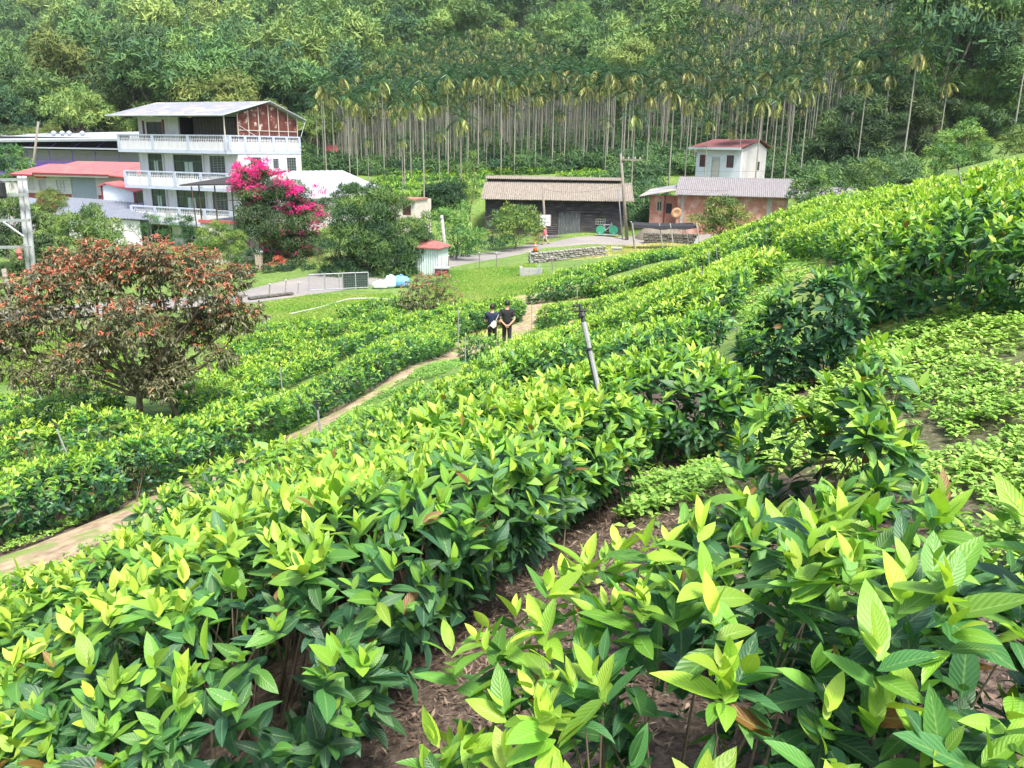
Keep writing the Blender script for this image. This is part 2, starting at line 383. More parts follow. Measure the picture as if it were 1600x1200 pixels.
    if stems:
        k = int(max(6, (tot+ext)*width*(11 if near < 6 else (7 if near < 14 else 4)))); st = Sticks(5 if near < 4 else 3)
        idx = rg.integers(0, ns, k); 
        rs = rg.uniform(-ext*.4, tot+ext*.4, k); cs_ = np.clip(rs, 0, tot)
        bx = np.interp(cs_, cum, xy[:, 0])+rg.normal(0, W2*0.3, k); by = np.interp(cs_, cum, xy[:, 1])+rg.normal(0, W2*0.3, k)
        A_ = np.stack([bx, by, ground(bx, by)-0.03], 1)
        # every stem forks twice on its way to the shell
        dd = ((B[None, :, :2]-A_[:, None, :2])**2).sum(-1) if k*ns < 4e7 else None
        for j in range(3):
            if dd is not None:
                rank = np.argpartition(dd, min(ns-1, 30*(j+1)), axis=1)[:, :min(ns, 30*(j+1))]
                tgt = B[rank[np.arange(k), rg.integers(0, rank.shape[1], k)]]
            else: tgt = A_+np.stack([rg.normal(0, .3, k), rg.normal(0, .3, k), np.full(k, H*.8)], 1)
            mid = A_*0.55+tgt*0.45+rg.normal(0, 0.04, (k, 3))
            st.add(A_, mid, 0.008, 0.005); st.add(mid, A_*0.12+tgt*0.88-[0, 0, 0.03], 0.004, 0.0018)
        st.build('branches', M_TWIG, t, org)
    return t

# ------------------------------------------------------------ ground, road, path
def WP(lst, h=0.0): return np.array([hit(a, b, h) for a, b in lst])
def inpoly(x, y, poly):
    c = np.zeros(x.shape, bool); n = len(poly); j = n-1
    for i in range(n):
        xi, yi = poly[i]; xj, yj = poly[j]
        c ^= ((yi > y) != (yj > y)) & (x < (xj-xi)*(y-yi)/(yj-yi+1e-12)+xi); j = i
    return c
def dline(x, y, line):
    best = np.full(x.shape, 1e9); wid = np.zeros(x.shape)
    for (x0, y0, w0), (x1, y1, w1) in zip(line[:-1], line[1:]):
        dx, dy = x1-x0, y1-y0; t = np.clip(((x-x0)*dx+(y-y0)*dy)/(dx*dx+dy*dy), 0, 1)
        d = np.hypot(x-x0-t*dx, y-y0-t*dy)-(w0+(w1-w0)*t)/2; best = np.minimum(best, d)
    return best
def smooth(line, n=60):
    line = np.asarray(line, float); s = np.concatenate([[0], np.cumsum(np.hypot(*np.diff(line[:, :2], axis=0).T))])
    u = np.linspace(0, s[-1], n); out = np.stack([np.interp(u, s, line[:, k]) for k in range(line.shape[1])], 1)
    for _ in range(max(2, n//12)):
        out[1:-1] = (out[:-2]+2*out[1:-1]+out[2:])/4
    return out
def pixline(lst):            # (px, py, width)
    return np.array([[*hit(a, b), wd] for a, b, wd in lst])
road_l = smooth(pixline([(560,431,5.5),(640,421,4.2),(700,409,3.6),(760,400,3.4),(830,386,3.6),(900,377,4.2),(1000,375,4.4),(1075,374.5,4)]), 90)
q_ = road_l[-1]; road_l = np.concatenate([road_l, [[q_[0]+6, q_[1]+.3, 3.6], [q_[0]+30, q_[1]+6, 3.6]]])
drive_l = smooth(pixline([(390,466,5.5),(440,455,6.5),(500,443,7),(560,431,5.5)]), 50)
d0 = drive_l[0]; drive_l = np.concatenate([[[d0[0]-12, d0[1]-4, 5]], drive_l])
path_l = smooth(pixline([(40,872,1.7),(150,832,1.45),(260,776,1.3),(380,716,1.3),(450,690,1.1),(530,640,1.1),(600,600,1.5),(680,562,1.5),(730,545,1.3),(800,530,1.2),(830,490,2.2),(835,462,2.4)]), 110)
e0 = path_l[0]; path_l = np.concatenate([[[e0[0]-3, e0[1]-2.2, 1.2]], path_l])
terr = WP([(836,402),(985,379.5),(1100,381),(1085,392),(990,398),(925,404),(850,408)])

xs = 3*np.sinh(np.linspace(-math.asinh(143), math.asinh(143), 330))
ys = np.concatenate([-3*np.sinh(np.linspace(math.asinh(12), 0, 40, endpoint=False)), 4*np.sinh(np.linspace(0, math.asinh(185), 430))])
GX, GY = np.meshgrid(xs, ys); GZ = ground(GX, GY)
dr = np.minimum(dline(GX, GY, road_l), dline(GX, GY, drive_l))
GZ = GZ-0.05*np.clip((-0.2-dr)/0.8, 0, 1)
dp = dline(GX, GY, path_l); GZ = GZ-0.05*np.clip((0.1-dp)/0.3, 0, 1)
nx_, ny_ = len(xs), len(ys); ii = np.arange((ny_-1)*nx_).reshape(ny_-1, nx_)[:, :-1].ravel()
Q = np.stack([ii, ii+1, ii+nx_+1, ii+nx_], 1)
wob = (vnoise(GX/0.6, GY/0.6, 3)-0.5)*0.8
far = np.hypot(GX, GY)
lawn = np.clip((GY-15)/6+wob, 0, 1)
litter = (1-lawn)*np.clip((9.5-GX*0.9+wob*3)/3, 0, 1)*np.clip((14.5-far-np.maximum(GX, 0)*1.6)/3, 0, 1)
weedpoly = WP([(1140,610),(1250,640),(1340,545),(1450,500),(1600,470),(1640,700),(1640,960),(1480,920),(1430,760),(1200,740),(1060,800),(960,830),(1000,740),(1120,700)])
inw = inpoly(GX+wob*.4, GY+wob*.4, weedpoly)
litter = np.where(inw, litter*0.8, litter)
dry = np.exp(-((GX-hit(830,490)[0])**2/14+(GY-hit(830,490)[1])**2/60)) + 0.9*inpoly(GX, GY, terr) + 0.8*np.exp(-((GX-hit(1225,425)[0])**2/2+(GY-hit(1225,425)[1])**2/10))
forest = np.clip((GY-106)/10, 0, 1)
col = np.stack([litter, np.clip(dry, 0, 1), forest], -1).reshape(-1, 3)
m, nt, b = newmat('ground_cover'); at = N(nt, 'ShaderNodeAttribute', attribute_name='tint'); sp = N(nt, 'ShaderNodeSeparateColor'); nt.links.new(at.outputs['Color'], sp.inputs[0])
tc = N(nt, 'ShaderNodeTexCoord')
def gn(s, d=8.0, r=0.65):
    n = N(nt, 'ShaderNodeTexNoise', i_Scale=s, i_Detail=d, i_Roughness=r); nt.links.new(tc.outputs['Object'], n.inputs[0]); return n.outputs[0]
nA, nB, nC = gn(0.35), gn(4.0), gn(28.0, 4.0)
green = mixc(nt, ramp(nt, [(0.35, (0, 0, 0)), (0.65, (1, 1, 1))], nA), (0.12, 0.21, 0.035), (0.21, 0.30, 0.055))
green = mixc(nt, ramp(nt, [(0.40, (0, 0, 0)), (0.62, (1, 1, 1))], nB), green, (0.07, 0.14, 0.025))
dryc = mixc(nt, ramp(nt, [(0.4, (0, 0, 0)), (0.6, (1, 1, 1))], nB), (0.42, 0.40, 0.12), (0.52, 0.42, 0.20))
green = mixc(nt, math_(nt, 'MULTIPLY', sp.outputs[1], ramp(nt, [(0.3, (.4, .4, .4)), (0.6, (1, 1, 1))], nA)), green, dryc)
lit = ramp(nt, [(0.3, (0.03, 0.02, 0.015)), (0.5, (0.085, 0.06, 0.045)), (0.72, (0.19, 0.145, 0.11))], nC)
c = mixc(nt, sp.outputs[0], green, lit)
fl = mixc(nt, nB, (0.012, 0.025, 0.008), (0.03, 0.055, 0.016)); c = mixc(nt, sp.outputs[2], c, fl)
nt.links.new(c, b.inputs['Base Color']); b.inputs['Roughness'].default_value = 0.95
bp = N(nt, 'ShaderNodeBump', i_Strength=0.8, i_Distance=0.03); nt.links.new(nC, bp.inputs['Height']); nt.links.new(bp.outputs[0], b.inputs['Normal'])
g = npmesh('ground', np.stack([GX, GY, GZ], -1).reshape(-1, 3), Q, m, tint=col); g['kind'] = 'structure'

def strip(name, line, mat, lift, cols=9, edge=0.0, seed=1, ragged=0.0):
    line = np.asarray(line); d = np.gradient(line[:, :2], axis=0); d = unit(d); s = np.stack([-d[:, 1], d[:, 0]], 1)
    u = np.linspace(-1, 1, cols); n = len(line)
    wl = 1+ragged*(vnoise(np.arange(n)/1.7, np.zeros(n), seed)-0.5)*2; wr = 1+ragged*(vnoise(np.arange(n)/1.7, np.zeros(n)+9, seed)-0.5)*2
    wv = np.where(u[None] < 0, wl[:, None], wr[:, None])*line[:, 2:3]/2
    X = line[:, 0:1]+s[:, 0:1]*u[None]*wv; Y = line[:, 1:2]+s[:, 1:2]*u[None]*wv
    Z = ground(X, Y)+lift-edge*np.abs(u[None])**4
    V = np.stack([X, Y, Z], -1).reshape(-1, 3); ii = (np.arange(n-1)[:, None]*cols+np.arange(cols-1)[None]).ravel()
    o = npmesh(name, V, np.stack([ii, ii+1, ii+cols+1, ii+cols], 1), mat); o['kind'] = 'structure'; return o
M_ASPH = plain('worn_asphalt', (0.24, 0.225, 0.215), 0.9, var=0.2, scale=2, dirt=(0.33, 0.29, 0.24), dscale=0.08, bump=0.3)
strip('road', road_l, M_ASPH, 0.05, edge=0.05)
strip('driveway', drive_l, M_ASPH, 0.062, edge=0.05)
mp_, nt, b = newmat('trodden_soil'); tc = N(nt, 'ShaderNodeTexCoord')
def gn2(s, d=8.0):
    n = N(nt, 'ShaderNodeTexNoise', i_Scale=s, i_Detail=d, i_Roughness=0.7); nt.links.new(tc.outputs['Object'], n.inputs[0]); return n.outputs[0]
c = ramp(nt, [(0.3, (0.16, 0.11, 0.07)), (0.5, (0.33, 0.25, 0.16)), (0.7, (0.50, 0.40, 0.27))], gn2(5.0))
c = mixc(nt, ramp(nt, [(0.50, (0, 0, 0)), (0.60, (1, 1, 1))], gn2(1.1)), c, (0.17, 0.25, 0.05))
nt.links.new(c, b.inputs['Base Color']); b.inputs['Roughness'].default_value = 0.95
bp = N(nt, 'ShaderNodeBump', i_Strength=0.7, i_Distance=0.02); nt.links.new(gn2(22.0), bp.inputs['Height']); nt.links.new(bp.outputs[0], b.inputs['Normal'])
strip('path', path_l, mp_, 0.03, edge=0.10, ragged=0.25)

# ------------------------------------------------------------ tea hedges
hedge('broad tea hedge of big glossy leaves filling the front left, nearest the camera', [(590,1195),(700,1050),(800,940),(905,860),(1010,775)], 1.45, 0.95, side='R', seed=11, L=0.089, dens=1.45)
hedge('wide tea hedge from the lower left corner, between the dirt path and the nearest hedge', [(-90,945),(60,900),(210,850),(350,790),(480,730),(620,690),(720,665)], 1.4, 0.88, side='L', seed=12, L=0.085, dens=1.3)
hedge('low bright green tea hedge bulging onto the dirt path in the left foreground', [(200,805),(290,765),(400,725)], 0.75, 0.95, side='L', seed=13, L=0.085, light=0.08)
hedge('tea hedge hugging the right edge of the path, left of the leaning sprinkler pipe', [(450,700),(560,655),(650,612),(730,575),(790,550)], 1.2, 0.85, side='L', seed=14, L=0.095)
hedge('deep tea hedge with dark shaded front, just behind the leaning sprinkler pipe', [(640,670),(780,625),(900,595),(990,575),(1050,565)], 1.5, 1.0, seed=15, L=0.1, dens=1.1)
hedge('tea hedge filling the slope behind the leaning sprinkler pipe, second row back', [(790,560),(880,535),(970,518),(1040,508)], 1.5, 0.95, seed=16, L=0.098)
hedge('small square tea clump at the path edge just in front of the two walkers', [(735,540,22),(768,533,23)], 0.9, 0.8, seed=17, L=0.09)
hedge('yellowish tea hedge ending at the upright grey stake on the mid slope', [(795,550),(850,525),(930,495),(1000,472),(1050,462)], 1.2, 0.95, seed=18, light=0.1)
# right foreground
hedge('tea hedge of very large pale leaves along the bottom right edge', [(955,1160,1.33),(1190,1050,1.5),(1420,1020,1.48),(1700,1000,1.48)], 0.84, 0.76, seed=21, L=0.092, dens=1.6, upright=1.6, light=0.0, lum=0.5)
hedge('tea bush of long upright pale leaves in the right foreground, behind the bottom right hedge', [(1150,840,2.5),(1250,810,2.4),(1360,830,2.3)], 0.62, 0.74, seed=22, L=0.095, dens=1.2, upright=1.7, light=0.0, lum=0.5, name='tea_bush')
hedge('sparse straggly tea bush with bare twigs standing alone in the pale weeds at right', [(1245,620,4.0),(1350,640,3.9)], 0.7, 0.84, seed=23, L=0.115, dens=0.85, upright=1.5, light=0.0, lum=0.7, name='tea_bush', gaps=0.25)
hedge('rounded dark green tea bush with visible stems, between the pale weeds and the grassy gap', [(1225,480,6.7),(1285,470,6.6)], 0.85, 0.98, seed=24, age=0.28, name='tea_bush', zc=.6)
hedge('big dark tea bush with exposed woody stems at the right edge of the photo', [(1430,370,7.7),(1520,360,7.2),(1640,350,6.6)], 1.2, 0.88, seed=25, age=0.12, name='tea_bush', zc=.65)
hedge('dark tea bush joined to the big bush at the right edge, on its left end', [(1380,400,8.4),(1400,400,8.2)], 1.1, 0.85, seed=26, age=0.15, name='tea_bush', zc=.6)
# upper right slope
hedge('long tea hedge along the crest of the slope under the trees, upper right', [(1095,372,42),(1200,343,33),(1300,308,26),(1450,283,19),(1640,256,15)], 1.8, 0.9, seed=31, light=0.12)
hedge('second tea hedge below the crest at upper right', [(1240,338,26),(1330,325,20.5),(1450,308,15.8),(1640,292,12.3)], 1.5, 0.9, seed=32, light=0.1)
hedge('short yellow-leaved tea hedge above the bare grassy gap on the right slope', [(1240,385,21),(1310,374,18),(1360,385,15)], 1.2, 0.8, seed=33, light=0.2)
hedge('tea hedge right behind the big dark bush at upper right', [(1370,347,14),(1480,330,11.7),(1640,318,9.8)], 1.3, 0.9, seed=34, light=0.1)
hedge('tea hedge dropping from the crest towards the stone-edged grass plot', [(1120,372),(1030,392),(960,408),(880,425)], 1.6, 0.95, seed=35, light=0.05)
hedge('dark ended tea hedge bordering the middle lawn, left end of the mid slope', [(845,440),(880,436),(930,430)], 1.6, 1.3, seed=36)
hedge('tea hedge second below the crest, crossing the mid slope', [(1170,370),(1100,395),(1020,418),(940,440)], 1.5, 0.95, seed=37, light=0.1)
hedge('yellow-topped tea hedge crossing the mid slope above the tall stakes', [(1180,400),(1110,425),(1030,445),(950,462),(860,478)], 1.4, 0.9, seed=38, light=0.16)
hedge('sparse twiggy tea hedge beside the yellow lawn path', [(860,490),(930,480),(1000,470)], 1.1, 0.8, seed=39, dens=0.6, gaps=0.2)
hedge('tea hedge left of the steep grassy gap on the right slope', [(1150,395),(1140,420),(1120,450)], 1.1, 0.85, seed=40, light=0.12)
# left of the path
hedge('thick dark sided tea hedge beyond the dirt path, at the left edge', [(-70,868),(0,848),(120,815),(240,775),(350,725),(430,690),(480,662)], 1.7, 1.05, side='R', seed=51, L=0.095, light=0.03)
hedge('tea hedge on the far side of the path, right of the red-leaved tree trunk', [(490,655),(560,622),(640,575),(715,538)], 1.7, 1.05, side='R', seed=52, L=0.095)
hedge('tea hedge ending beside the walkers, on the far side of the path', [(720,528),(760,510),(800,500)], 1.7, 1.15, side='R', seed=53)
hedge('tea hedge behind the two walkers, nearest the middle lawn', [(660,490),(740,475),(800,478)], 1.3, 1.0, seed=54)
LB = [((-60,655),(60,632),(150,612)), ((-60,630),(40,608),(110,588)), ((-50,690),(60,668),(190,640)), ((300,585),(390,560),(470,535)), ((330,560),(400,540),(450,522)), ((300,610),(400,580),(500,548)),
      ((480,545),(560,520),(640,500)), ((400,512),(440,505),(485,500)), ((500,505),(560,495),(620,480)), ((540,478),(590,468),(640,465)), ((360,535),(430,520),(470,516)), ((690,478),(730,470),(760,468)), ((560,512),(620,500),(680,486))]
LT = ['yellow tea row at the left edge, between the lawn and the red-leaved tree', 'low yellow tea row farthest back at the left edge, below the lawn', 'yellow green tea row directly behind the thick dark sided hedge at left',
      'yellow tea row seen just right of the red-leaved crown', 'short dark tea row at the lower edge of the left lawn, beside the red crown', 'tea row directly behind the hedge right of the red-leaved trunk',
      'tea row in front of the small red shrub', 'single short tea clump on the left lawn, closest to the low kerb', 'dark scalloped tea row left of the small red shrub', 'small tea clump beside the blue and white sacks',
      'yellow green tea row between the red crown and the lawn clumps', 'short tea row right of the small red shrub, towards the walkers', 'tea row at the foot of the small red shrub']
for k_, (a_, t_) in enumerate(zip(LB, LT)):
    hedge(t_, a_, 1.2 if k_ < 3 else (.85 if k_ in (7, 8, 9, 11) else 1.15), 0.75 if k_ < 3 else 0.85, seed=60+k_, light=0.15 if k_ in (0, 1, 2, 3, 5, 10) else 0.02, lum=.45, dens=.85)

# ------------------------------------------------------------ ground plants (nobody could count them)
def scatter(poly, n, rg):
    poly = np.asarray(poly); a, b = poly.min(0), poly.max(0); out = np.zeros((0, 2))
    while len(out) < n:
        q = rg.uniform(a, b, (n*2, 2)); out = np.concatenate([out, q[inpoly(q[:, 0], q[:, 1], poly)]])
    return out[:n]
def weeds(name, label, poly, per_m2, L, seed, h=(0.04, 0.16), thr=0.38, nl=7, age=0.4, mat=None, avoid=None):
    rg = np.random.default_rng(seed); poly = np.asarray(poly)
    ar = 0.5*abs(np.dot(poly[:, 0], np.roll(poly[:, 1], 1))-np.dot(poly[:, 1], np.roll(poly[:, 0], 1)))
    q = scatter(poly, int(ar*per_m2), rg)
    cl = 0.6*vnoise(q[:, 0]/0.35, q[:, 1]/0.35, seed)+0.4*vnoise(q[:, 0]/0.12, q[:, 1]/0.12, seed+1)
    k = cl > thr
    if avoid is not None: k &= dline(q[:, 0], q[:, 1], avoid) > -0.15
    q, cl = q[k], cl[k]; m = len(q)
    g = ground(q[:, 0], q[:, 1]); hh = h[0]+(h[1]-h[0])*np.clip((cl-thr)*2.2, 0, 1)*rg.uniform(.5, 1.2, m)
    B = np.stack([q[:, 0], q[:, 1], g+hh], 1); lv = Leaves(2, 2, 'round')
    pt = vnoise(q[:, 0]/0.9, q[:, 1]/0.9, seed+5)
    for j in range(nl):
        az = rg.uniform(0, 6.283, m); el = rg.uniform(-0.2, 0.75, m)
        D = np.stack([np.cos(az)*np.cos(el), np.sin(az)*np.cos(el), np.sin(el)], 1)
        Nn = np.stack([-np.cos(az)*np.sin(el), -np.sin(az)*np.sin(el), np.cos(el)], 1)+rg.normal(0, .2, (m, 3))
        ll = L*rg.uniform(0.6, 1.3, m)
        lv.add(B-[0, 0, 1]*(hh*0.6*(j % 3)/3)[:, None]+D*ll[:, None]*0.25, D, Nn, ll, ll*0.68, rg.uniform(0, .8, m), rg.uniform(0, .3, m),
               np.stack([np.clip(age+(pt-.5)*.6+rg.normal(0, .18, m), 0, 1), rg.random(m), np.zeros(m)], 1))
    o = lv.build(name, mat or M_WEED); return tag(o, label, 'weeds', kind='stuff')
weeds('ground_weeds', 'pale green leafy weeds covering the bank at right', weedpoly, 620, 0.034, 5, thr=0.39)
wp2 = WP([(1125,650),(1170,560),(1150,480),(1180,440),(1250,400),(1290,420),(1230,450),(1180,520),(1300,560),(1240,640)])
weeds('ground_weeds', 'low green weeds in the gap between the rows and the dark rounded bush', wp2, 170, 0.05, 6, thr=0.45, age=.45)
wp3 = WP([(960,830),(1010,760),(1060,740),(1080,700),(1140,740),(1010,900),(930,960),(760,1010),(820,900)])
weeds('ground_weeds', 'scattered small weeds on the leaf litter between the front hedges', wp3, 60, 0.045, 7, thr=0.6, age=.35)
pa = np.array(path_l); pe = np.concatenate([pa[:, :2]+[-1.0, 0.3], (pa[:, :2]+[1.5, -0.4])[::-1]])
weeds('path_weeds', 'low weeds and grass edging the dirt path', pe, 260, 0.035, 8, thr=0.42, age=.6, h=(.02, .08), avoid=path_l)
# leaf litter
def litter_stuff(name, label, poly, per_m2, seed):
    rg = np.random.default_rng(seed); poly = np.asarray(poly)
    ar = 0.5*abs(np.dot(poly[:, 0], np.roll(poly[:, 1], 1))-np.dot(poly[:, 1], np.roll(poly[:, 0], 1)))
    q = scatter(poly, int(ar*per_m2), rg); m = len(q); lv = Leaves(2, 2)
    az = rg.uniform(0, 6.28, m); D = np.stack([np.cos(az), np.sin(az), rg.normal(0, .25, m)], 1)
    ll = rg.uniform(.008, .045, m)
    lv.add(np.stack([q[:, 0], q[:, 1], ground(q[:, 0], q[:, 1])+rg.uniform(.004, .03, m)], 1), D, np.array([0, 0, 1])+rg.normal(0, .35, (m, 3)), ll, ll*rg.uniform(.12, .45, m),
           rg.uniform(-1, 1, m), rg.uniform(0, .6, m), np.stack([rg.random(m), rg.random(m), np.zeros(m)], 1))
    return tag(lv.build(name, M_LITTER), label, 'leaf litter', kind='stuff')
litter_stuff('leaf_litter', 'dry brown leaves and clippings lying between the tea hedges', WP([(560,1190),(700,960),(860,860),(1000,740),(1090,640),(1160,660),(1100,760),(1500,930),(1640,1000),(1640,1190)]), 2600, 3)
# grass
def grass(name, label, poly, n, seed, hgt=0.12, dryf=0.2):
    rg = np.random.default_rng(seed); q = scatter(poly, n, rg)
    k = (dline(q[:, 0], q[:, 1], path_l) > 0.05) & (dline(q[:, 0], q[:, 1], road_l) > 0.1) & (dline(q[:, 0], q[:, 1], drive_l) > 0.1); q = q[k]; m = len(q)
    lv = Leaves(2, 2, 'strap'); g = ground(q[:, 0], q[:, 1]); pt = vnoise(q[:, 0]/2.2, q[:, 1]/2.2, seed)
    for j in range(4):
        az = rg.uniform(0, 6.28, m); D = np.stack([np.cos(az)*.5, np.sin(az)*.5, np.ones(m)], 1)
        h = hgt*rg.uniform(.5, 1.4, m)*(0.6+pt)
        lv.add(np.stack([q[:, 0]+rg.normal(0, .05, m), q[:, 1]+rg.normal(0, .05, m), g-.01], 1), D, rg.normal(0, 1, (m, 3)), h, h*.13+.006, rg.uniform(.2, 1.2, m), np.zeros(m),
               np.stack([np.clip(.55-dryf+(pt-.5)*.5+rg.normal(0, .2, m), 0, 1), rg.random(m), np.zeros(m)], 1))
    return tag(lv.build(name, M_GRASS), label, 'grass', kind='stuff')
grass('lawn_grass', 'bright green grass of the left lawn below the driveway', WP([(200,520),(390,480),(470,462),(610,458),(640,480),(560,515),(470,530),(380,560)]), 26000, 1, hgt=.09)
grass('lawn_grass', 'green and yellow grass of the middle lawn behind the walkers', WP([(640,470),(700,425),(830,412),(860,430),(850,470),(845,520),(780,540),(800,500)]), 26000, 2, hgt=.11, dryf=.08)
grass('meadow_grass', 'long pale grass at the left edge of the photo behind the red-leaved tree', WP([(-60,600),(-40,520),(200,520),(200,620),(100,600)]), 12000, 3, hgt=.16)
grass('plot_grass', 'yellowing grass on the flat plot above the dry stone wall', terr, 5000, 4, hgt=.12, dryf=.55)

# ------------------------------------------------------------ trees and shrubs built from clumps of leaves
def clumps(lv, ctr, rad, dens, leaf, rg, age=(0.1, 0.9), sub=14, subr=0.42, droop=(0, .6), wr=0.5, flat=0.8, up=0.2, mask=None):
    ctr = np.asarray(ctr, float); rad = np.broadcast_to(rad, 3).astype(float)
    u = unit(rg.normal(0, 1, (sub, 3))); u[:, 2] = np.abs(u[:, 2])*np.where(rg.random(sub) < .72, 1, -1); sc_ = ctr+u*rad*rg.uniform(.55, .95, (sub, 1))
    sr = rad.mean()*subr*rg.uniform(.6, 1.3, sub); ag = rg.uniform(age[0], age[1], sub)
    for c, r, a in zip(sc_, sr, ag):
        n = max(8, int(4*np.pi*r*r*flat*dens*1.25/(leaf*leaf*wr)))
        d = unit(rg.normal(0, 1, (n, 3))); d[:, 2] = np.where((d[:, 2] < -0.3), -d[:, 2], d[:, 2])
        p = c+d*r*np.array([1, 1, flat])*rg.uniform(.7, 1.1, (n, 1))
        D = unit(np.cross(d, rg.normal(0, 1, (n, 3)))+d*0.35+[0, 0, up]); Nn = d+rg.normal(0, .45, (n, 3))+[0, 0, .3]
        ll = leaf*rg.uniform(.6, 1.4, n)
        t = np.stack([np.clip(a+rg.normal(0, .07, n), 0, 1), .25+.5*rg.random(n), np.zeros(n)], 1)
        lv.add(p, D, Nn, ll, ll*wr*rg.uniform(.7, 1.2, n), rg.uniform(*droop, n), rg.uniform(0, .3, n), t)
def limbs(st, base, tops, r0, rg, split=0.45):
    base = np.asarray(base, float); tops = np.asarray(tops, float); top = tops.mean(0)
    fork = base+(top-base)*split; fork[:2] += rg.normal(0, .03*np.linalg.norm(top-base), 2)
    m1 = base*.5+fork*.5+np.append(rg.normal(0, .02*np.linalg.norm(top-base), 2), 0)
    st.add(base-[0, 0, .15], m1, r0, r0*.8); st.add(m1, fork, r0*.8, r0*.65)
    for t in tops:
        a = fork+(m1-fork)*rg.uniform(0, .8); k1 = a+(t-a)*.5+rg.normal(0, .07*np.linalg.norm(t-a), 3)
        st.add(a, k1, r0*.5, r0*.32); st.add(k1, t, r0*.32, r0*.12)
def tree(name, label, cat, blobs, base, leaf, mat=None, age=(0.2, .9), dens=1.1, r0=.12, seed=1, group=None, seg=1, sub=14, cols=2, subr=.42, wr=.55, droop=(0, .6), up=.2, flat=.8, trunk=True, shape='round'):
    """blobs: (px, py, distance, radius in px); base: (px, py, distance) of the foot"""
    rg = np.random.default_rng(seed); lv = Leaves(seg, cols, shape); tops = []
    b = P(*base); b[2] = gz(b[0], b[1])
    for px, py, Y, r in blobs:
        c = P(px, py, Y); rm = r/FPX*(c @ F_); clumps(lv, c, (rm, rm, rm*.9), dens, leaf, rg, age, sub, subr, droop, wr, flat, up); tops.append(c)
    t = thing(name, label, cat, b, group=group)
    lv.build('crown' if trunk else 'foliage', mat or M_TREE, t, b)
    if trunk:
        st = Sticks(6); limbs(st, b, tops, r0, rg); st.build('trunk', M_BARK, t, b)
    return t, tops, b

# the red-leaved tree at left, drooping narrow leaves
def droopy(name, label, blobs, base, leaf, seed, n_m2, mat, r0, bases=None, redness=0.0):
    rg = np.random.default_rng(seed); lv = Leaves(3, 2, 'tea'); tops = []; B_ = []; O_ = []
    for px, py, Y, r in blobs:
        c = P(px, py, Y); rm = r/FPX*(c @ F_); tops.append(c)
        n = int(4*np.pi*rm*rm*n_m2); d = unit(rg.normal(0, 1, (n, 3))); low = d[:, 2] < -.35
        d[low, 2] *= rg.choice([1, -1], low.sum())
        f = np.where(rg.random(n) < .3, rg.uniform(.3, .8, n), rg.uniform(.82, 1.12, n)+.25*(vnoise(d[:, 0]*3+px, d[:, 2]*3+py, 3)-.5))
        B_.append(c+d*(rm*f)[:, None]*[1, 1, .85]); O_.append(np.concatenate([d, f[:, None]], 1))
    B = np.concatenate(B_); O = np.concatenate(O_); n = len(B)
    topz = B[:, 2].max(); botz = B[:, 2].min(); hfrac = (B[:, 2]-botz)/(topz-botz)
    young = (rg.random(n) < np.clip(1.25*hfrac-.30+redness, .05, .75)) & (O[:, 3] > .8) & (O[:, 2] > -.25)
    for j in range(9):
        az = rg.uniform(0, 6.28, n); el = np.where(young, .5, .1)+rg.normal(0, .35, n)
        D = np.stack([np.cos(az)*np.cos(el), np.sin(az)*np.cos(el), np.sin(el)], 1)+O[:, :3]*.35
        Nn = np.array([0, 0, 1])+rg.normal(0, .3, (n, 3)); ll = leaf*rg.uniform(.6, 1.15, n)*np.where(young, .8, 1)
        a = np.where(young, rg.uniform(.0, .4, n)+(j > 5)*.3, rg.uniform(.5, 1, n))
        lv.add(B, D, Nn, ll, ll*.24, rg.uniform(.9, 2.0, n), rg.uniform(.1, .4, n), np.stack([a, rg.random(n), np.zeros(n)], 1))
    bs = bases or [base]; b0 = P(*bs[0]); b0[2] = gz(b0[0], b0[1]); t = thing(name, label, 'tree', b0)
    lv.build('crown', mat, t, b0); st = Sticks(7); tops = np.array(tops)
    for i, bb in enumerate(bs):
        b = P(*bb); b[2] = gz(b[0], b[1]); sel = tops[i::len(bs)]; limbs(st, b, sel, r0*(1 if i == 0 else .7), rg, .3)
        for _ in range(14):
            a = b+(sel[rg.integers(len(sel))]-b)*rg.uniform(.2, .5); e = sel[rg.integers(len(sel))]+rg.normal(0, .4, 3); st.add(a, a*.5+e*.5+rg.normal(0, .1, 3), r0*.14, r0*.06)
    st.build('trunk', M_BARK, t, b0); return t
droopy('mango_tree', 'wide spreading tree with drooping rusty red and dark olive leaves, left foreground',
       [(120,465,15.5,62),(222,435,16.2,56),(325,462,15.6,50),(48,510,15.2,58),(195,515,14.8,52),(285,528,15.8,46),(-20,545,15,62),(120,575,14.6,42),(365,505,15.5,30),(240,405,16,38),(165,415,16,42),
        (300,420,16,42),(375,430,15.8,22),(60,440,15.6,26),(140,395,16,22),(20,455,15.5,28),(345,560,15.2,24),(90,400,16,18),(230,500,16,40),(150,540,15.4,34),(330,500,16,34),(255,570,15.6,30),(-90,520,15.5,60),(50,595,14.7,30),(215,585,15.2,28),(395,490,15.7,20),(250,612,14.8,22),(95,430,16,36),(280,590,15.2,28)],
       None, 0.15, 3, 60, M_MANGO, 0.075, bases=[(218,655,15.5),(285,630,15.7)])
droopy('red_shrub', 'small thin tree with reddish leaves and pale bare stems by the middle lawn',
       [(660,455,40,26),(690,445,40,22),(640,478,40,22),(675,480,40,26),(705,465,40,18),(640,450,40,14),(660,435,40,12),(690,490,40,14)], None, 0.19, 4, 14, M_MANGO, 0.05,
       bases=[(662,505,40),(668,506,40.3),(655,504,40.1)], redness=-.1)

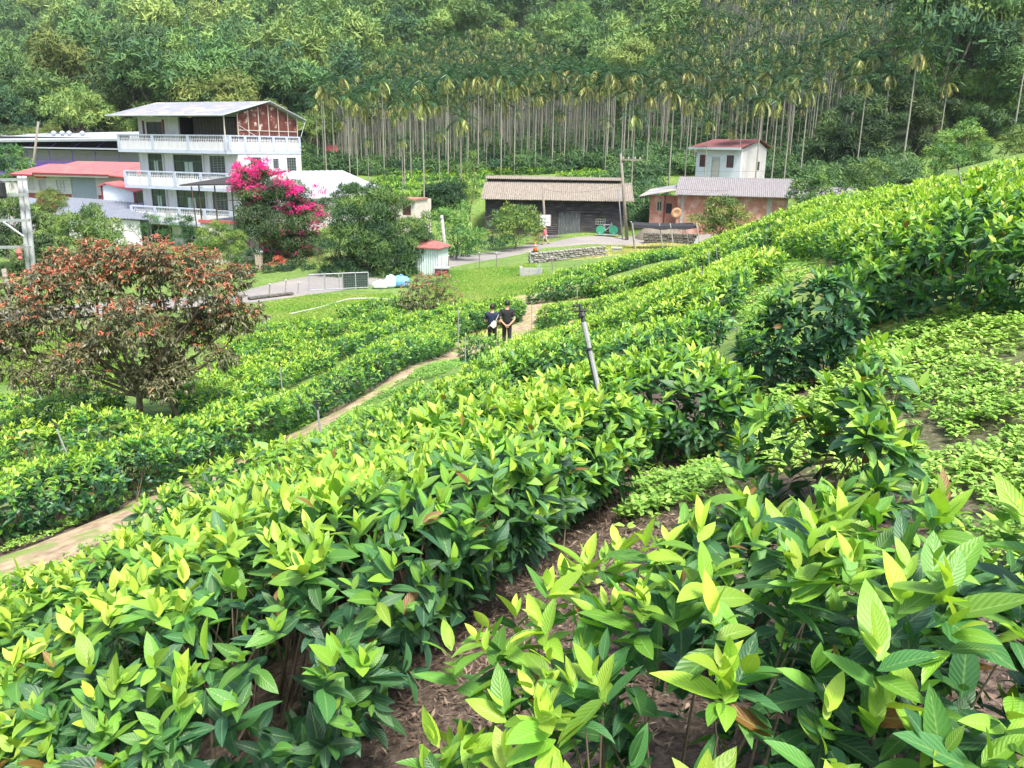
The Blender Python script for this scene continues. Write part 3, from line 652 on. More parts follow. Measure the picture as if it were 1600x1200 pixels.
# trees and shrubs round the houses
tree('bushy_tree', 'large dense green bushy tree hiding the left side of the white corrugated shed', 'tree',
     [(575,370,58,55),(545,340,58,35),(600,335,58,38),(540,395,57,42),(610,395,57,45),(575,420,57,40),(520,425,57,26),(560,440,56,22),(605,440,56,22),(530,440,56,18),(632,432,56,20),(640,370,58,30),(635,410,57,30),(560,305,59,22),(590,310,59,22),(655,385,57.5,24),(650,410,57,22)],
     (580,455,58), .26, age=(.25, .95), seed=21, sub=20, r0=.2, up=.8, wr=.4)
tree('cypress', 'pointed young cypress tip sticking out above the dense bushy tree, beside the bright roof', 'tree', [(533,310,61,13),(533,325,61,17),(534,298,61,8),(533,290,61,4)], (533,400,61), .2, age=(.3, .8), seed=22, up=1.2, wr=.35, sub=9)
tree('shrub', 'loose shrub on the right flank of the dense bushy tree', 'shrub', [(650,360,60,22),(672,345,61,16),(665,385,59,20)], (660,410,60), .25, age=(.0, .6), seed=23, sub=10, dens=.7)
# bougainvillea: green mass with magenta flowers
bt, _, bb_ = tree('bougainvillea', 'huge magenta flowering bougainvillea mound beside the white house', 'flowering shrub',
     [(430,350,66,52),(400,310,66,36),(450,310,66,38),(480,350,66,34),(400,370,65,36),(440,395,65,38),(480,390,65,30),(500,330,67,20),(400,280,67,26),(420,415,65,22),(470,415,65,22),(380,300,66,20)],
     (435,440,66), .2, age=(.4, 1), seed=24, sub=16, r0=.18, wr=.6)
rg = np.random.default_rng(5); lv = Leaves(1, 2, 'round')
for px, py, r, d_ in [(380,285,20,1.2),(395,305,20,1.2),(410,275,20,1),(430,300,18,.9),(395,262,14,.6),(452,308,22,1.2),(440,288,18,.9),(470,325,16,.9),(400,330,14,.8),(375,270,14,1),(490,330,12,.5),(500,300,12,.4),(420,345,16,.25),(450,370,22,.12),(480,360,18,.2),(466,395,10,.6),(440,330,16,.4),(395,355,18,.5),(462,420,20,.35),(372,300,12,1),(500,345,20,.5),(475,385,22,.4),(440,410,22,.25),(410,385,20,.3),(490,400,18,.3),(425,365,20,.4),(455,345,20,.5)]:
    c = P(px, py, 65.4); clumps(lv, c, r/17.5, .22+.45*d_, .16, rg, (0, .8), 12, .34, wr=.8)
lv.build('blossoms', M_BOUG, bt, bb_)
lv = Leaves(1, 2, 'round')
q = P(430, 436, 63); n = 900
pts_ = q+np.stack([rg.normal(1.5, 3.2, n), rg.normal(0, 1.2, n), np.zeros(n)], 1); pts_[:, 2] = ground(pts_[:, 0], pts_[:, 1])+.08
lv.add(pts_, rg.normal(0, 1, (n, 3))*[1, 1, .2], np.array([0, 0, 1])+rg.normal(0, .3, (n, 3)), np.full(n, .12), np.full(n, .1), np.zeros(n), np.zeros(n), np.stack([rg.uniform(.6, 1, n), rg.random(n)*.5, np.zeros(n)], 1))
tag(lv.build('fallen_petals', M_BOUG), 'fallen dark pink petals on the driveway edge under the bougainvillea', 'petals', kind='stuff')
tree('red_leaf_shrub', 'low rusty red shrub in the shade beside the gate pillar', 'shrub', [(432,415,63.5,15),(448,420,63.5,12),(420,422,63.5,9)], (435,438,63.5), .18, mat=M_MANGO, age=(0, .35), seed=25, sub=10, trunk=False)
tt = [
 ('shrub', 'dark shrub mass at the driveway edge under the bougainvillea', 'shrub', [(450,425,60,16),(480,428,59.5,16),(508,432,59,14),(425,428,60,14),(400,425,61,13),(465,415,61,16),(385,432,58,12)], (455,436,60), .2, dict(age=(.6,1), sub=14, trunk=False)),
 ('pine', 'cloud pruned pine in front of the round window of the white house', 'tree', [(250,345,66,14),(235,342,66,10),(268,345,66,12),(215,360,66,10),(228,357,66,10),(255,372,66,15),(275,376,66,12),(205,358,66,6)], (242,420,66), .2, dict(age=(.45,.9), up=.4, wr=.3, flat=.45, sub=9)),
 ('cypress', 'narrow dark cypress right of the cloud pruned pine', 'tree', [(292,345,65,9),(293,358,65,12),(295,372,65,14),(300,388,65,14)], (295,420,65), .2, dict(age=(.5,.95), up=.8, wr=.35, sub=10)),
 ('juniper_hedge', 'bright green juniper hedge along the beige corrugated wall', 'hedge', [(320,375,62,20),(345,368,62,22),(365,378,62,18),(335,392,61.5,22),(360,398,61.5,18),(310,395,61.5,18),(378,392,62,10)], (345,425,62), .2, dict(age=(.1,.55), up=.6, wr=.35, sub=16, trunk=False)),
 ('garden_tree', 'leafy green tree in front of the grey corrugated roof', 'tree', [(130,350,70,30),(165,365,69,26),(105,365,68,28),(180,380,68,20),(140,385,68,26)], (140,430,69), .3, dict(age=(.1,.7))),
 ('garden_tree', 'drooping bamboo like tree below the red-roofed house windows', 'tree', [(75,315,74,18),(90,325,73,18),(60,330,72,18),(95,310,75,10)], (80,400,73), .35, dict(age=(.05,.5), droop=(.6,1.4), wr=.2, sub=10)),
 ('garden_tree', 'dark rounded tree behind the concrete double pole, left edge', 'tree', [(20,345,62,30),(55,360,62,30),(-10,370,62,30),(80,390,61,28),(30,395,61,32),(60,415,60,24),(20,430,58,24),(-15,440,58,24),(90,420,58,24),(130,428,59,20),(175,412,61,18)], (40,450,62), .3, dict(age=(.35,1))),
 ('garden_tree', 'bright topped tree at the left edge below the double pole crossarms', 'tree', [(15,325,66,22),(-20,335,66,24),(45,335,66,16)], (10,400,66), .3, dict(age=(.0,.5))),
 ('broadleaf_tree', 'green tree left of the red-roofed house in front of the purple railing', 'tree', [(15,245,95,22),(30,262,94,18),(-5,262,94,20),(15,280,92,16)], (15,310,94), .4, dict(age=(.2,.8))),
 ('dark_conifer', 'tall dark conifer at the left edge behind the white warehouse roof', 'tree', [(15,190,130,34),(-15,200,130,30),(40,205,130,22),(10,170,130,22)], (15,240,130), .5, dict(age=(.8,1), up=.5, wr=.35)),
 ('garden_tree', 'low green tree under the driveway wall, between red crown and juniper hedge', 'tree', [(330,410,56,12),(300,412,57,12),(395,400,60,12),(375,412,59,14)], (350,440,57), .25, dict(age=(.5,1), sub=9)),
 ('roadside_tree', 'thin many stemmed tree with white twigs beside the road', 'tree', [(715,345,65,24),(700,365,64,20),(735,370,64,24),(712,385,64,18),(690,340,66,16),(728,328,67,14)], (712,408,65), .28, dict(age=(.1,.7), dens=.65, r0=.1)),
 ('round_shrub', 'dark round clipped shrub in the tea field left of the timber barn', 'shrub', [(690,308,84,24),(705,302,84,22),(675,312,84,18),(712,315,83,16)], (695,335,84), .3, dict(age=(.7,1), sub=22)),
 ('flowering_tree', 'rounded tree with pale blossom covering the left end of the dark timber barn', 'tree', [(800,345,74,30),(820,340,74,22),(785,355,74,24),(812,362,73,24),(835,352,74,14)], (805,383,74), .26, dict(age=(.0,.55), dens=.8)),
 ('croton_shrub', 'yellow and bronze leaved shrub at the bend of the road', 'shrub', [(755,368,71,12),(768,372,71,11),(745,374,71,9)], (757,385,71), .24, dict(age=(.0,.25), sub=9, trunk=False)),
 ('shrub', 'yellowish big-leaved shrub against the barn wall behind the pedestrian', 'shrub', [(838,350,77,10),(842,362,77,11),(835,370,77,10)], (840,378,77), .3, dict(age=(.0,.4), sub=8, trunk=False)),
 ('shrub', 'dark green shrub mass on the verge between the thin tree and the yellow shrub', 'shrub', [(775,385,70,14),(745,388,69,14),(725,395,67,13),(795,378,72,12),(700,398,66,10)], (750,396,69), .26, dict(age=(.5,1), sub=12, trunk=False)),
 ('orchard_tree', 'light green orchard tree in front of the brick house', 'tree', [(1125,335,73,28),(1100,350,73,22),(1150,350,73,24),(1125,358,73,24),(1140,322,73,15),(1115,320,73,12)], (1125,380,73), .26, dict(age=(.0,.6), dens=.75)),
 ('orchard_tree', 'orchard tree at the right end of the brick house roof', 'tree', [(1265,285,66,22),(1250,300,66,20),(1285,300,66,22),(1265,315,65,20),(1290,275,67,14)], (1268,345,66), .26, dict(age=(.2,.75), dens=.9)),
 ('orchard_tree', 'low orchard tree right of the brick house, next to the lone palm trunk', 'tree', [(1340,275,66,20),(1365,268,66,22),(1390,272,66,18),(1320,288,66,16),(1350,290,65,16)], (1350,320,66), .26, dict(age=(.2,.75), dens=.85)),
 ('orchard_tree', 'rounded olive green tree right of the lone palm, above the tea crest', 'tree', [(1500,225,72,34),(1470,245,72,26),(1530,240,72,28),(1495,260,71,28),(1455,265,71,18),(1545,262,71,18),(1510,205,73,18)], (1500,290,72), .26, dict(age=(.1,.6), dens=.85)),
 ('orchard_tree', 'bushy tree at the right edge of the photo above the tea crest', 'tree', [(1590,215,70,26),(1610,235,70,28),(1575,245,69,18)], (1595,275,70), .26, dict(age=(.1,.6), dens=.85)),
 ('shade_tree', 'big dark olive tree standing left of the lone tall palm', 'tree', [(1330,190,104,38),(1300,225,103,34),(1360,225,103,36),(1330,245,102,30),(1275,240,102,24),(1390,200,105,26),(1350,170,106,26)], (1330,285,103), .42, dict(age=(.45,.95), sub=20)),
 ('shade_tree', 'dark olive tree directly behind the lone tall palm', 'tree', [(1440,195,106,34),(1420,165,107,28),(1455,230,105,28),(1400,245,104,22),(1480,175,107,22)], (1430,275,106), .42, dict(age=(.4,.95), sub=20)),
 ('acacia_tree', 'tall light green feathery tree at the top right corner', 'tree', [(1540,35,128,40),(1500,55,127,34),(1580,60,127,36),(1530,75,126,30),(1490,20,130,26)], (1540,160,127), .5, dict(age=(.0,.45), sub=20, dens=.8)),
 ('acacia_tree', 'yellow green feathery tree at the right edge with bare pale limbs', 'tree', [(1560,130,110,40),(1600,110,110,36),(1590,165,109,34),(1530,150,110,28),(1560,180,109,26)], (1570,245,110), .45, dict(age=(.0,.4), sub=18, dens=.75)),
 ('acacia_tree', 'feathery light green tree between the palm plantation and the right edge', 'tree', [(1440,80,124,32),(1470,100,122,32),(1410,105,122,24),(1450,130,120,28),(1490,125,120,24)], (1455,190,121), .45, dict(age=(.05,.5), sub=18, dens=.8)),
 ('shade_tree', 'dark tree below the feathery trees at the right edge', 'tree', [(1520,190,105,28),(1560,205,104,26),(1600,195,104,26)], (1550,250,105), .42, dict(age=(.45,.9), sub=16)),
 ('pale_tree', 'pale yellow green tree crown at the edge of the palms below the feathery trees', 'tree', [(1365,115,126,24),(1385,90,128,22),(1350,95,128,18)], (1370,170,126), .45, dict(age=(.1,.6), sub=14)),
 ('rain_tree', 'round pale green tree high on the hillside above the palm plantation', 'tree', [(715,28,265,26),(695,34,264,18),(737,36,264,18),(715,42,263,22)], (715,80,264), .9, dict(age=(.0,.25), sub=18)),
 ('beige_tree', 'tall grey green tree in the hillside hollow right of the round pale tree', 'tree', [(908,25,245,20),(900,45,244,16),(920,42,244,16)], (908,90,244), .8, dict(age=(.2,.5), sub=12)),
 ('beige_tree', 'beige green rounded tree below the tall grey green one in the hillside hollow', 'tree', [(910,75,225,20),(930,85,224,16),(900,88,224,12)], (912,120,224), .8, dict(age=(.05,.35), sub=12)),
 ('hanging_creeper', 'palm trunk smothered in drooping pale creeper left of the timber barn', 'plant', [(730,262,84,12),(735,285,84,15),(725,300,84,13),(745,305,84,12),(738,245,84,9),(735,322,84,12)], (735,340,84), .45, dict(age=(.0,.4), droop=(1,2), wr=.16, sub=9, dens=.5)),
]
for i, (nm, lb, ct, bl, bs, lf, kw) in enumerate(tt): tree(nm, lb, ct, bl, bs, lf, seed=100+i, **kw)

# ------------------------------------------------------------ betel palms
def palm_crown(rg, nf=11, nl=9, small=False):
    lv = Leaves(1, 2, 'strap'); top = np.array([0, 0, 10.4])
    for k in range(nf):
        q = k/(nf-1); az = k*2.4+rg.normal(0, .2); e = math.radians((84-100*q if q < .68 else -5-150*(q-.68))+rg.normal(0, 9)); Lf = rg.uniform(1.75, 2.2)*(1 if q < .68 else .85)
        pts = [top.copy()]; ee = e
        for j in range(nl):
            ee -= (0.10+0.07*q)*9/nl; d = np.array([math.cos(az)*math.cos(ee), math.sin(az)*math.cos(ee), math.sin(ee)]); pts.append(pts[-1]+d*Lf/nl)
        pts = np.array(pts); d = unit(np.diff(pts, axis=0)); side = np.array([-math.sin(az), math.cos(az), 0])
        for s_ in (-1, 1):
            D = side*s_*.75+d*.75+np.array([0, 0, -.25-.5*q]); tt_ = np.linspace(0.1, 1, nl); ll = (.7*np.sin(np.pi*(tt_*.75+.15))+.12)*np.ones(nl)
            a = np.clip((.92 if q < .68 else .27)+rg.normal(0, .14, nl), 0, 1)
            lv.add(pts[1:], D, np.array([0, 0, 1])+rg.normal(0, .2, (nl, 3)), ll, np.full(nl, Lf/nl*2.7), np.zeros(nl), np.zeros(nl), np.stack([a, rg.random(nl), np.zeros(nl)], 1))
    return lv
def palm_parts(seed, nf, nl, sides=6):
    rg = np.random.default_rng(seed); lv = palm_crown(rg, nf, nl); st = Sticks(sides)
    st.add([0, 0, -.4], [.03, 0, 5], .09, .07); st.add([.03, 0, 5], [0, 0, 9.6], .07, .06)
    return lv, st
M_SHAFT = plain('palm_crownshaft', (0.16, 0.22, 0.07), .5)
protos = []
def mkpalm(seed, nf=15, nl=9, label=None):
    lv, st = palm_parts(seed, nf, nl); t = thing('betel_palm', label, 'palm')
    lv.build('crown', M_PALM, t); st.build('trunk', M_PTRUNK, t)
    s2 = Sticks(6); s2.add([0, 0, 9.55], [0, 0, 10.5], .10, .05); s2.build('crownshaft', M_SHAFT, t); return t
# positions
zone = [(452,275),(462,200),(500,140),(560,95),(650,72),(720,48),(880,62),(940,108),(1000,112),(1045,60),(1085,10),(1090,-80),(1500,-80),(1490,20),(1400,95),(1340,150),(1290,190),(1280,262),(1150,262),(452,275)]
rgp = np.random.default_rng(9); cand = []
for Y in np.arange(107, 330, 2.35):
    for X in np.arange(-.66*Y, .7*Y, 2.15): cand.append((X+rgp.normal(0, .45), Y+rgp.normal(0, .45)))
cand = np.array(cand); gz_ = ground(cand[:, 0], cand[:, 1])
hh_ = rgp.uniform(.8, 1.15, len(cand)); hh_ *= np.where(rgp.random(len(cand)) < .1, .7, 1)
pr = np.array(proj(np.stack([cand[:, 0], cand[:, 1], gz_+10.4*hh_], 1))).T
keep = inpoly(pr[:, 0]+rgp.normal(0, 6, len(pr)), pr[:, 1]+rgp.normal(0, 4, len(pr)), zone) & (pr[:, 1] > -40) & (rgp.random(len(pr)) < .6)
whx = P(1140, 275, 95); keep &= ~((np.abs(cand[:, 0]-whx[0]) < 7) & (cand[:, 1] < 106+6))
pal = np.concatenate([cand[keep], gz_[keep, None], hh_[keep, None]], 1); pal = pal[np.argsort(pal[:, 1])]
for i in range(4): protos.append(mkpalm(50+i, label='tall slender betel palm in the dense plantation on the hillside, pale bare trunk'))
G_P = 'betel palms of the hillside plantation'
special = [((1407,280,96), 1.26, 'lone very tall palm leaning slightly left above the tea crest, right of the plantation'), ((1462,262,96), .86, 'shorter lone palm with yellow fronds rising behind the olive green orchard tree'),
  ((1575,262,98), 1.25, 'tall palm at the right edge of the photo in front of the feathery trees'), ((1340,250,98), 1.0, 'bushy palm with wide yellow fronds above the big dark olive tree'),
  ((663,334,82), 1.02, 'palm with a long bare trunk rising from the dark round clipped shrub'), ((720,322,86), .95, 'palm rising right beside the creeper covered trunk'),
  ((630,320,90), .55, 'short young palm in the tea field right of the bright roof'), ((633,298,96), .85, 'palm in the tea field beyond the bright roof, middle of its row'),
  ((547,272,104), .9, 'yellow crowned palm behind the right end of the bright roof'), ((510,268,104), .95, 'palm with yellow skirt just right of the white house'),
  ((576,280,100), .45, 'short squat palm behind the bright roof with spreading crown'), ((687,292,97), .62, 'low dark crowned palm standing in the far tea field'),
  ((985,330,88), .95, 'palm with bright tuft between the timber barn and the brick house'), ((945,272,104), .62, 'stubby palm with broken crown above the timber barn roof'),
  ((1010,262,103), .9, 'palm with vine wrapped trunk right of the timber barn'), ((1100,284,93), .78, 'slim palm crossing the left window of the white cottage'), ((1152,284,93), .9, 'slim palm in front of the right half of the white cottage'), ((1138,283,94), .7, 'short palm hanging over the cottage roof, left of the slim one'), ((1180,284,92), 1.0, 'tall palm at the right front corner of the white cottage'), ((1205,282,94), .95, 'first palm right of the white cottage side wall'), ((1225,280,96), 1.05, 'second palm right of the white cottage side wall'), ((1250,278,97), 1.0, 'third palm right of the white cottage side wall'), ((1070,284,95), .95, 'first palm left of the white cottage'), ((1045,286,94), 1.05, 'second palm left of the white cottage'), ((760,262,108), .5, 'low palm with orange dead fronds above the barn ridge')]
for k, (b, s, lb) in enumerate(special):
    q = P(*b); dup(protos[k % 4], (q[0], q[1], gz(q[0], q[1])), k*1.3, s, label=lb)
for r in protos[1:]: pass
def place_words(X, Y, z, h):
    px, py = proj(np.array([X, Y, z+h])); 
    a = 'behind the balcony house' if px < 520 else 'above the bright metal roof' if px < 620 else 'above the dark round shrub' if px < 750 else 'above the left half of the timber barn' if px < 860 else 'above the right half of the timber barn' if px < 970 else 'above the lean-to of the brick house' if px < 1075 else 'around the white cottage' if px < 1200 else 'at the right end of the plantation'
    b = 'foremost row' if Y < 112 else 'second rank' if Y < 118 else 'third rank' if Y < 124 else 'deeper rank'
    return a, b
n_ind = 275; used = 0
for i, (X, Y, z, s) in enumerate(pal[:n_ind]):
    pa_, pb_ = place_words(X, Y, z, 9); plb = ('short' if s < .75 else 'slender' if s < .95 else 'tall')+' betel palm of the '+pb_+', '+pa_
    if i < 4:
        r = protos[i]; r['label'] = plb; r.location = (X, Y, z); r.scale = (s, s, s); r['group'] = G_P
    else: dup(protos[i % 4], (X, Y, z), rgp.uniform(0, 6.28), s, label=plb, group=G_P)
def replicate(name, lv, pos, rot, sc, mat, label, cat, tintvar=0.25, szs=None):
    """one mesh holding many copies of a template; for what nobody could count"""
    V = np.concatenate(lv.V); has = isinstance(lv, Leaves)
    n, m = len(pos), len(V); c, s = np.cos(rot)[:, None], np.sin(rot)[:, None]
    sz = sc if szs is None else szs
    X = (V[None, :, 0]*c-V[None, :, 1]*s)*sc[:, None]+pos[:, 0:1]; Y = (V[None, :, 0]*s+V[None, :, 1]*c)*sc[:, None]+pos[:, 1:2]; Z = V[None, :, 2]*sz[:, None]+pos[:, 2:3]
    VV = np.stack([X, Y, Z], -1).reshape(-1, 3)
    if has:
        sg, nc = lv.seg, lv.cols; base = np.array([(i*nc+j, i*nc+j+1, (i+1)*nc+j+1, (i+1)*nc+j) for i in range(sg) for j in range(nc-1)])
        q = (base[None]+np.arange(lv.n)[:, None, None]*(sg+1)*nc).reshape(-1, 4); T = np.concatenate(lv.T)
        r = np.random.default_rng(len(pos)); TT = np.tile(T, (n, 1, 1)); TT[:, :, 0] = np.clip(TT[:, :, 0]+r.normal(0, tintvar, (n, 1)), 0, 1); TT[:, :, 1] = np.clip(TT[:, :, 1]*.5+r.uniform(0, .5, (n, 1)), 0, 1); tint = TT.reshape(-1, TT.shape[-1])
    else: q = lv.quads(); tint = None
    Q = (q[None]+np.arange(n)[:, None, None]*m).reshape(-1, 4)
    return VV, Q, tint
class Bag:
    def __init__(s): s.V = []; s.Q = []; s.T = []; s.n = 0
    def add(s, V, Q, T):
        s.V.append(V); s.Q.append(Q+s.n); s.n += len(V)
        if T is not None: s.T.append(T)
    def build(s, name, mat, label=None, cat=None):
        o = npmesh(name, np.concatenate(s.V), np.concatenate(s.Q), mat, tint=np.concatenate(s.T) if s.T else None); return tag(o, label, cat, kind='stuff')
rest = pal[n_ind:]; bc, bt_ = Bag(), Bag()
for v in range(3):
    sel = rest[v::3]; lv, st = palm_parts(70+v, 12, 5, 3)
    if len(sel):
        rot = rgp.uniform(0, 6.28, len(sel)); bc.add(*replicate('', lv, sel[:, :3], rot, sel[:, 3], None, '', '', .05)); bt_.add(*replicate('', st, sel[:, :3], rot, sel[:, 3], None, '', ''))
bc.build('palm_plantation_crowns', M_PALM, 'mass of palm crowns farther up the hillside plantation', 'palms'); bt_.build('palm_plantation_trunks', M_PTRUNK, 'pale trunks of the palms farther up the hillside plantation', 'palms')

# ------------------------------------------------------------ hillside forest
def forest_tpl(seed, n_blob, leaf, sub, dens=.9, age=(.1, .9)):
    rg = np.random.default_rng(seed); lv = Leaves(1, 2, 'round')
    for k in range(n_blob):
        a = rg.uniform(0, 6.28); r = 1.7*math.sqrt(rg.random()) if k else 0
        clumps(lv, (r*math.cos(a), r*math.sin(a), 4.6+rg.uniform(-.9, 1.2)), (1.7, 1.7, 1.3), dens*1.15, leaf, rg, age, sub, .45, wr=.7)
    return lv
fl_ = leafmat('forest_leaf', [(0.0, (0.28, 0.33, 0.09)), (0.25, (0.20, 0.27, 0.075)), (0.6, (0.11, 0.19, 0.06)), (1.0, (0.04, 0.09, 0.05))], rough=0.75, trans=0.12, objvar=.55, spec=.2)
zin = [(x, y) for x, y in zone]
cand = []
Y = 100.0
while Y < 560:
    st_ = 4.6+Y*.008
    for X in np.arange(-.72*Y, .76*Y, st_): cand.append((X+rgp.normal(0, st_*.25), Y+rgp.normal(0, st_*.25), st_))
    Y += st_*.95
cand = np.array(cand); g_ = ground(cand[:, 0], cand[:, 1]); sc_ = cand[:, 2]/4.2*np.exp(rgp.normal(.05, .3, len(cand))).clip(.5, 2.1)
foot = np.array(proj(np.stack([cand[:, 0], cand[:, 1], g_], 1))).T; top_ = np.array(proj(np.stack([cand[:, 0], cand[:, 1], g_+6*sc_], 1))).T
pc = np.array(proj(np.stack([cand[:, 0], cand[:, 1], g_+10.4], 1))).T
inz = inpoly(pc[:, 0], pc[:, 1], zone)
ok = ~inz & (foot[:, 1] > -60) & (top_[:, 1] < 250)
# the village, the tea field and the valley floor stay open
ok &= ~((foot[:, 0] < 470) & (cand[:, 1] < 122)) & ~((cand[:, 1] < 112) & (foot[:, 0] < 1270)) & ~((foot[:, 1] > 262) & (foot[:, 0] > 440) & (foot[:, 0] < 1270)) & ~((foot[:, 0] > 1240) & (cand[:, 1] < 108))
meadow = inpoly(foot[:, 0], foot[:, 1], [(60,215),(70,165),(150,150),(200,165),(235,195),(190,215)]); ok &= ~(meadow & (rgp.random(len(ok)) < .7))
F = np.concatenate([cand[ok, :2], g_[ok, None]-.3, sc_[ok, None]], 1); F = F[np.argsort(F[:, 1])]
tp = [forest_tpl(200+i, 5, .30, 8, age=ag) for i, ag in enumerate([(.0, .5), (.3, .9), (.6, 1), (.15, .6), (.4, 1), (.05, .35)])]
fp = []
labs = ['yellow green tree on the wooded hillside', 'mid green tree on the wooded hillside', 'dark green tree on the wooded hillside', 'fresh green tree on the wooded hillside', 'deep green tree on the wooded hillside', 'pale green tree on the wooded hillside']
for i, lv in enumerate(tp):
    t = thing('forest_tree', labs[i], 'tree', group='trees of the hillside wood'); lv.build('crown', fl_, t)
    st = Sticks(5); limbs(st, [0, 0, 0], [[1, 0, 4.5], [-1, .5, 4.6], [0, -1, 4.2]], .16, np.random.default_rng(i)); st.build('trunk', M_BARK, t); fp.append(t)
nF = 220; usedf = [0]*6
kind = ((vnoise(F[:, 0]/28, F[:, 1]/28, 4)*.6+rgp.random(len(F))*.4)*6).astype(int) % 6
for i in range(min(nF, len(F))):
    X, Y, z, s = F[i]; k = int(kind[i]); px, py = proj(np.array([X, Y, z+5*s]))
    fw = 'above the white warehouse' if px < 190 else 'behind the roof of the balcony house' if px < 470 else 'left of the palm plantation' if px < 700 else 'in the hollow above the palms' if px < 1100 else 'above the right end of the palms' if px < 1440 else 'at the right edge of the photo'
    flb = ('small ' if s < .95 else 'large ' if s > 1.35 else '')+labs[k].replace('on the wooded hillside', 'low on the hillside ' if py > 130 else 'high on the hillside ').strip()+' '+fw
    if not usedf[k]: fp[k].location = (X, Y, z); fp[k].scale = (s, s, s); usedf[k] = 1; fp[k]['label'] = flb
    else: dup(fp[k], (X, Y, z), rgp.uniform(0, 6.28), s, sz=s*rgp.uniform(.8, 1.25), label=flb)
for k in range(6):
    if not usedf[k]:
        for ch in list(fp[k].children): bpy.data.objects.remove(ch)
        bpy.data.objects.remove(fp[k])
rest = F[nF:]; kr = kind[nF:]; bag = Bag()
for k in range(6):
    sel = rest[kr == k]
    if len(sel):
        tl = forest_tpl(300+k, 4, .48, 7, .8, [(.0, .45), (.3, .8), (.6, 1), (.15, .6), (.4, .9), (.05, .35)][k]); bag.add(*replicate('', tl, sel[:, :3], rgp.uniform(0, 6.28, len(sel)), sel[:, 3], None, '', '', .1, sel[:, 3]*rgp.uniform(.8, 1.25, len(sel))))
bag.build('far_forest', fl_, 'dense mixed forest covering the far hillside', 'forest')
print('palms', len(pal), 'forest', len(F))
# undergrowth among the palm trunks
rgp2 = np.random.default_rng(31); U = []
for _ in range(1500):
    Y = rgp2.uniform(107, 175); X = rgp2.uniform(-.3*Y, .42*Y); U.append((X, Y))
U = np.array(U); gu = ground(U[:, 0], U[:, 1]); fu = np.array(proj(np.stack([U[:, 0], U[:, 1], gu], 1))).T
U2 = np.stack([rgp2.uniform(4, 46, 900), rgp2.uniform(84, 108, 900)], 1); U = np.concatenate([U, U2]); gu = ground(U[:, 0], U[:, 1]); fu = np.array(proj(np.stack([U[:, 0], U[:, 1], gu], 1))).T
U2k = ~((U[:, 1] < 106) & ((fu[:, 0] < 968) | (np.abs(U[:, 0]-whx[0]+1) < 7))) & ~((U[:, 1] < 92) & (fu[:, 0] > 1015) & (fu[:, 0] < 1255))
ku = U2k & (fu[:, 0] > 450) & (fu[:, 0] < 1420) & ~((np.abs(U[:, 0]-whx[0]) < 7) & (U[:, 1] < 106)); U = np.concatenate([U[ku], gu[ku, None]-1.2], 1)
rgu = np.random.default_rng(8); lv = Leaves(1, 2, 'round'); clumps(lv, (0, 0, 1.5), (1.7, 1.7, 1.2), .6, .4, rgu, (.7, 1), 9, .5, wr=.6)
bag = Bag(); bag.add(*replicate('', lv, U, rgu.uniform(0, 6.28, len(U)), rgu.uniform(.6, 1.25, len(U)), None, '', '', .1))
bag.build('undergrowth', fl_, 'dark undergrowth between the palm trunks at the foot of the hill', 'undergrowth')
# far tea field behind the houses
FT = [((560,300),(640,300),(740,296)), ((585,288),(660,285),(745,282)), ((600,276),(680,272),(760,270)), ((620,268),(720,264),(860,262)), ((600,315),(650,314),(680,312)), ((880,270),(960,266),(1010,265)), ((640,328),(680,330),(700,330))]
for k_, a_ in enumerate(FT):
    hedge(['far tea row level with the short young palm', 'far tea row behind the one at the short young palm', 'far tea row third from the foot of the plantation', 'longest far tea row at the foot of the palm plantation', 'far tea row nearest the bright roof', 'far tea row above the right half of the barn roof', 'short far tea row in front of the dark round shrub'][k_], a_, 2.2, 0.9, seed=90+k_, light=.1, dens=.6, lum=.5, stems=False)

